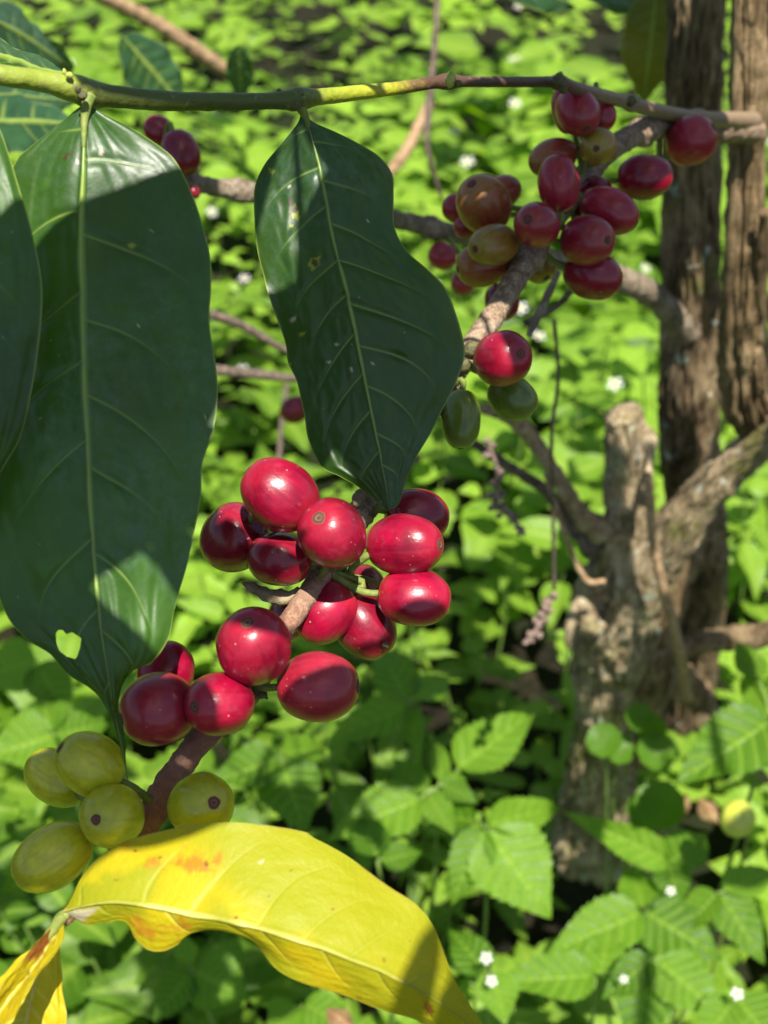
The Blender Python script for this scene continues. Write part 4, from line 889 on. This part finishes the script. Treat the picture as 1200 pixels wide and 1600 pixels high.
for c in flw:
    far = max(0, min(1, c[1]-1)); R_ = R.uniform(.0055, .008)*(1+.35*far); nrm = np.array([R.uniform(-.4, .4), R.uniform(-.7, .1), 1.]); nrm /= np.linalg.norm(nrm)
    x = np.array(Vector(nrm).orthogonal().normalized()); yv = np.cross(nrm, x); o0 = len(V)
    for k in range(5):
        a = 2*math.pi*k/5; dr = math.cos(a)*x+math.sin(a)*yv; sd_ = np.cross(nrm, dr); b = len(V)
        V += [c+dr*R_*.2-sd_*.1*R_, c+dr*R_*.2+sd_*.1*R_, c+dr*R_+sd_*.28*R_+nrm*.1*R_, c+dr*R_-sd_*.28*R_+nrm*.1*R_]; Fc.append((b, b+1, b+2, b+3))
    b = len(DV)
    for k in range(6): DV.append(c + (math.cos(k*1.047)*x+math.sin(k*1.047)*yv)*R_*.32 + nrm*R_*.05)
    DV.append(c+nrm*R_*.28); DF += [(b+k, b+(k+1) % 6, b+6) for k in range(6)]
o = mk('white_flower', V, Fc, MT['petal'], cover, smooth=False); o['kind'] = 'stuff'
o = mk('flower_disc', DV, DF, MT['floret'], cover); o['kind'] = 'stuff'

# ------------------------------------------------------------------ unseen leaves added over the camera side to throw the shade
over = thing('shade_casters', P(420, -700, .12), 'unseen coffee leaves and twigs added above the frame to cast shade', 'branch')
w_ = spline([P(1250, -900, .40), P(700, -1500, .16), P(200, -2300, .08), P(-500, -3000, .05)], 60)
V, Fc = tube_mesh(w_, np.linspace(.004, .002, 60), 12, .1, 200); mk('twig', V, Fc, MT['fruitwood'], over)
def shade(b, t, wpx, lift, seed=0, tilt=0.0):
    "leaf whose shadow falls from b to t (px,py,depth); it hangs lift metres up the sun's ray"
    B, T_ = P(*b)+SUN*lift, P(*t)+SUN*lift; d = (b[2]+t[2])/2; ax = T_-B; L = np.linalg.norm(ax)
    nn = np.array(Matrix.Rotation(tilt, 3, Vector(ax/L)) @ Vector(SUN))
    back = -ax/L; V_, F_ = tube_mesh(spline([B+ax*.02, B+back*.015, B+back*.028+np.array([0, 0, .02])], 8), np.full(8, .0009), 8); mk('petiole', V_, F_, MT['stalk'], over)
    return free_leaf('leaf', B, T_, wpx/F*d, nn, MT['leaf'], over, seed=seed, droop=.02, n=36, nc=13, cup=-.04, wav=.04)
SHADES = [
 # big leaf: shade below the slanting line, lit patch near the tip
 ((-100, 660, .230), (520, 252, .236), 250, .17), ((-80, 860, .229), (380, 460, .23), 300, .18), ((-90, 975, .225), (340, 625, .225), 215, .19), ((-80, 920, .222), (310, 1105, .224), 145, .20), ((235, 780, .225), (345, 1000, .235), 74, .19),
 ((225, 835, .24), (480, 885, .255), 84, .20), ((0, 1000, .222), (310, 1230, .235), 130, .21),
 # yellow green cherries
 ((-80, 1190, .230), (440, 1285, .232), 190, .22), ((-60, 1330, .230), (200, 1340, .23), 120, .23),
 # middle leaf
 ((604, 150, .262), (606, 812, .262), 290, .16), ((470, 186, .262), (680, 280, .262), 90, .16), ((470, 430, .262), (470, 770, .262), 150, .17),
 # red bunch
 ((400, 1150, .240), (640, 1050, .240), 95, .22), ((300, 850, .258), (404, 872, .258), 92, .21), ((600, 800, .272), (715, 802, .272), 84, .2), ((590, 985, .258), (720, 955, .258), 44, .21),
 ((235, 1045, .230), (345, 1150, .230), 92, .20), ((330, 925, .231), (470, 985, .231), 62, .21), ((215, 190, .40), (345, 285, .40), 130, .22),
 # yellow leaf
 ((610, 1660, .21), (705, 1400, .21), 60, .26), ((715, 1690, .212), (752, 1470, .212), 105, .26),
 # upper right bunch
 ((620, 300, .345), (1150, 180, .37), 225, .15), ((630, 440, .335), (1010, 370, .34), 200, .16), ((830, 540, .335), (1010, 380, .34), 150, .18),
 ((1000, 230, .39), (1140, 200, .40), 120, .16), ((800, 440, .297), (850, 680, .297), 80, .2), ((690, 560, .297), (735, 760, .297), 84, .2), ((880, 310, .354), (1036, 262, .356), 84, .15), ((880, 350, .342), (1024, 322, .342), 90, .15),
 # trunks and stump
 ((1064, -80, .54), (1060, 340, .57), 92, .32), ((1058, 300, .58), (1052, 640, .65), 76, .36), ((1172, -60, .47), (1165, 260, .50), 60, .30),
 ((1085, 720, .68), (1092, 1040, .79), 120, .40), ((1040, 900, .72), (1010, 1120, .76), 60, .42), ((1180, 420, .53), (1150, 700, .60), 60, .36), ((1010, 860, .66), (1000, 700, .60), 26, .42), ((890, 1080, .74), (915, 960, .69), 40, .46), ((1040, 1210, .78), (900, 1130, .78), 150, .5), ((420, 640, .66), (500, 640, .66), 64, .3),
]
for i, a in enumerate(SHADES): shade(*a, seed=100+i)
w, r = ppath([(125, 148, .232, 17), (300, 155, .245, 18), (500, 146, .262, 17)], 30)
V, Fc = tube_mesh(w + SUN*.15, r, 12, .1, 200); mk('twig', V, Fc, MT['fruitwood'], over)  # unseen twig added to keep part of the top twig shaded
rs = random.Random(5)
for i, (x, y, d, L_, wd, an) in enumerate([(620, 980, .8, 300, 130, 20), (760, 1010, .78, 280, 130, -30), (560, 900, .9, 260, 120, 0), (60, 1330, .72, 300, 140, 30), (60, 1080, .78, 300, 130, -20), (107, 1000, .80, 160, 90, 0), 
   (440, 640, 1.05, 160, 80, 70), (380, 420, 1.3, 120, 60, 20), (700, 560, 1.15, 150, 70, 50), (880, 640, 1.0, 160, 70, -40), (1150, 780, .95, 240, 110, 80), (1150, 1350, .68, 200, 90, 10), (890, 1290, .70, 180, 80, 80), (960, 480, 1.2, 140, 60, 10), (560, 150, 2.0, 130, 70, 0), (850, 60, 2.3, 120, 60, 20), (250, 60, 2.2, 120, 60, -20), (420, 40, 2.3, 90, 50, 50), (700, 130, 2.1, 90, 60, -60), (960, 130, 2.0, 100, 50, 30), (360, 230, 1.7, 90, 60, 10), (820, 560, 1.15, 150, 80, 20), (950, 330, 1.5, 90, 60, -30), (760, 180, 1.9, 110, 60, 10), (640, 40, 2.2, 90, 60, -20), (880, 250, 1.7, 90, 50, 70), (560, 330, 1.5, 110, 60, 45), (380, 520, 1.2, 120, 70, -10), (960, 620, 1.05, 110, 60, 0), (1180, 860, .9, 200, 100, 70), (430, 350, 1.45, 90, 40, 80), (780, 860, .88, 160, 80, 0), (540, 30, 2.3, 80, 40, 60),
   (700, 230, 1.8, 120, 50, 40), (620, 420, 1.4, 120, 60, -10), (1000, 1560, .62, 200, 26, 80), (1110, 1180, .62, 200, 22, 88), (640, 1420, .64, 180, 70, -40), (820, 760, .95, 180, 80, -20), (700, 800, .95, 180, 90, 30)]):
    a = math.radians(an); dx, dy = math.cos(a)*L_/2, math.sin(a)*L_/2
    shade((x-dx, y+dy, d), (x+dx, y-dy, d), wd, .62 + .1*rs.random(), 200+i)  # further unseen leaves added to dapple the ground and weeds
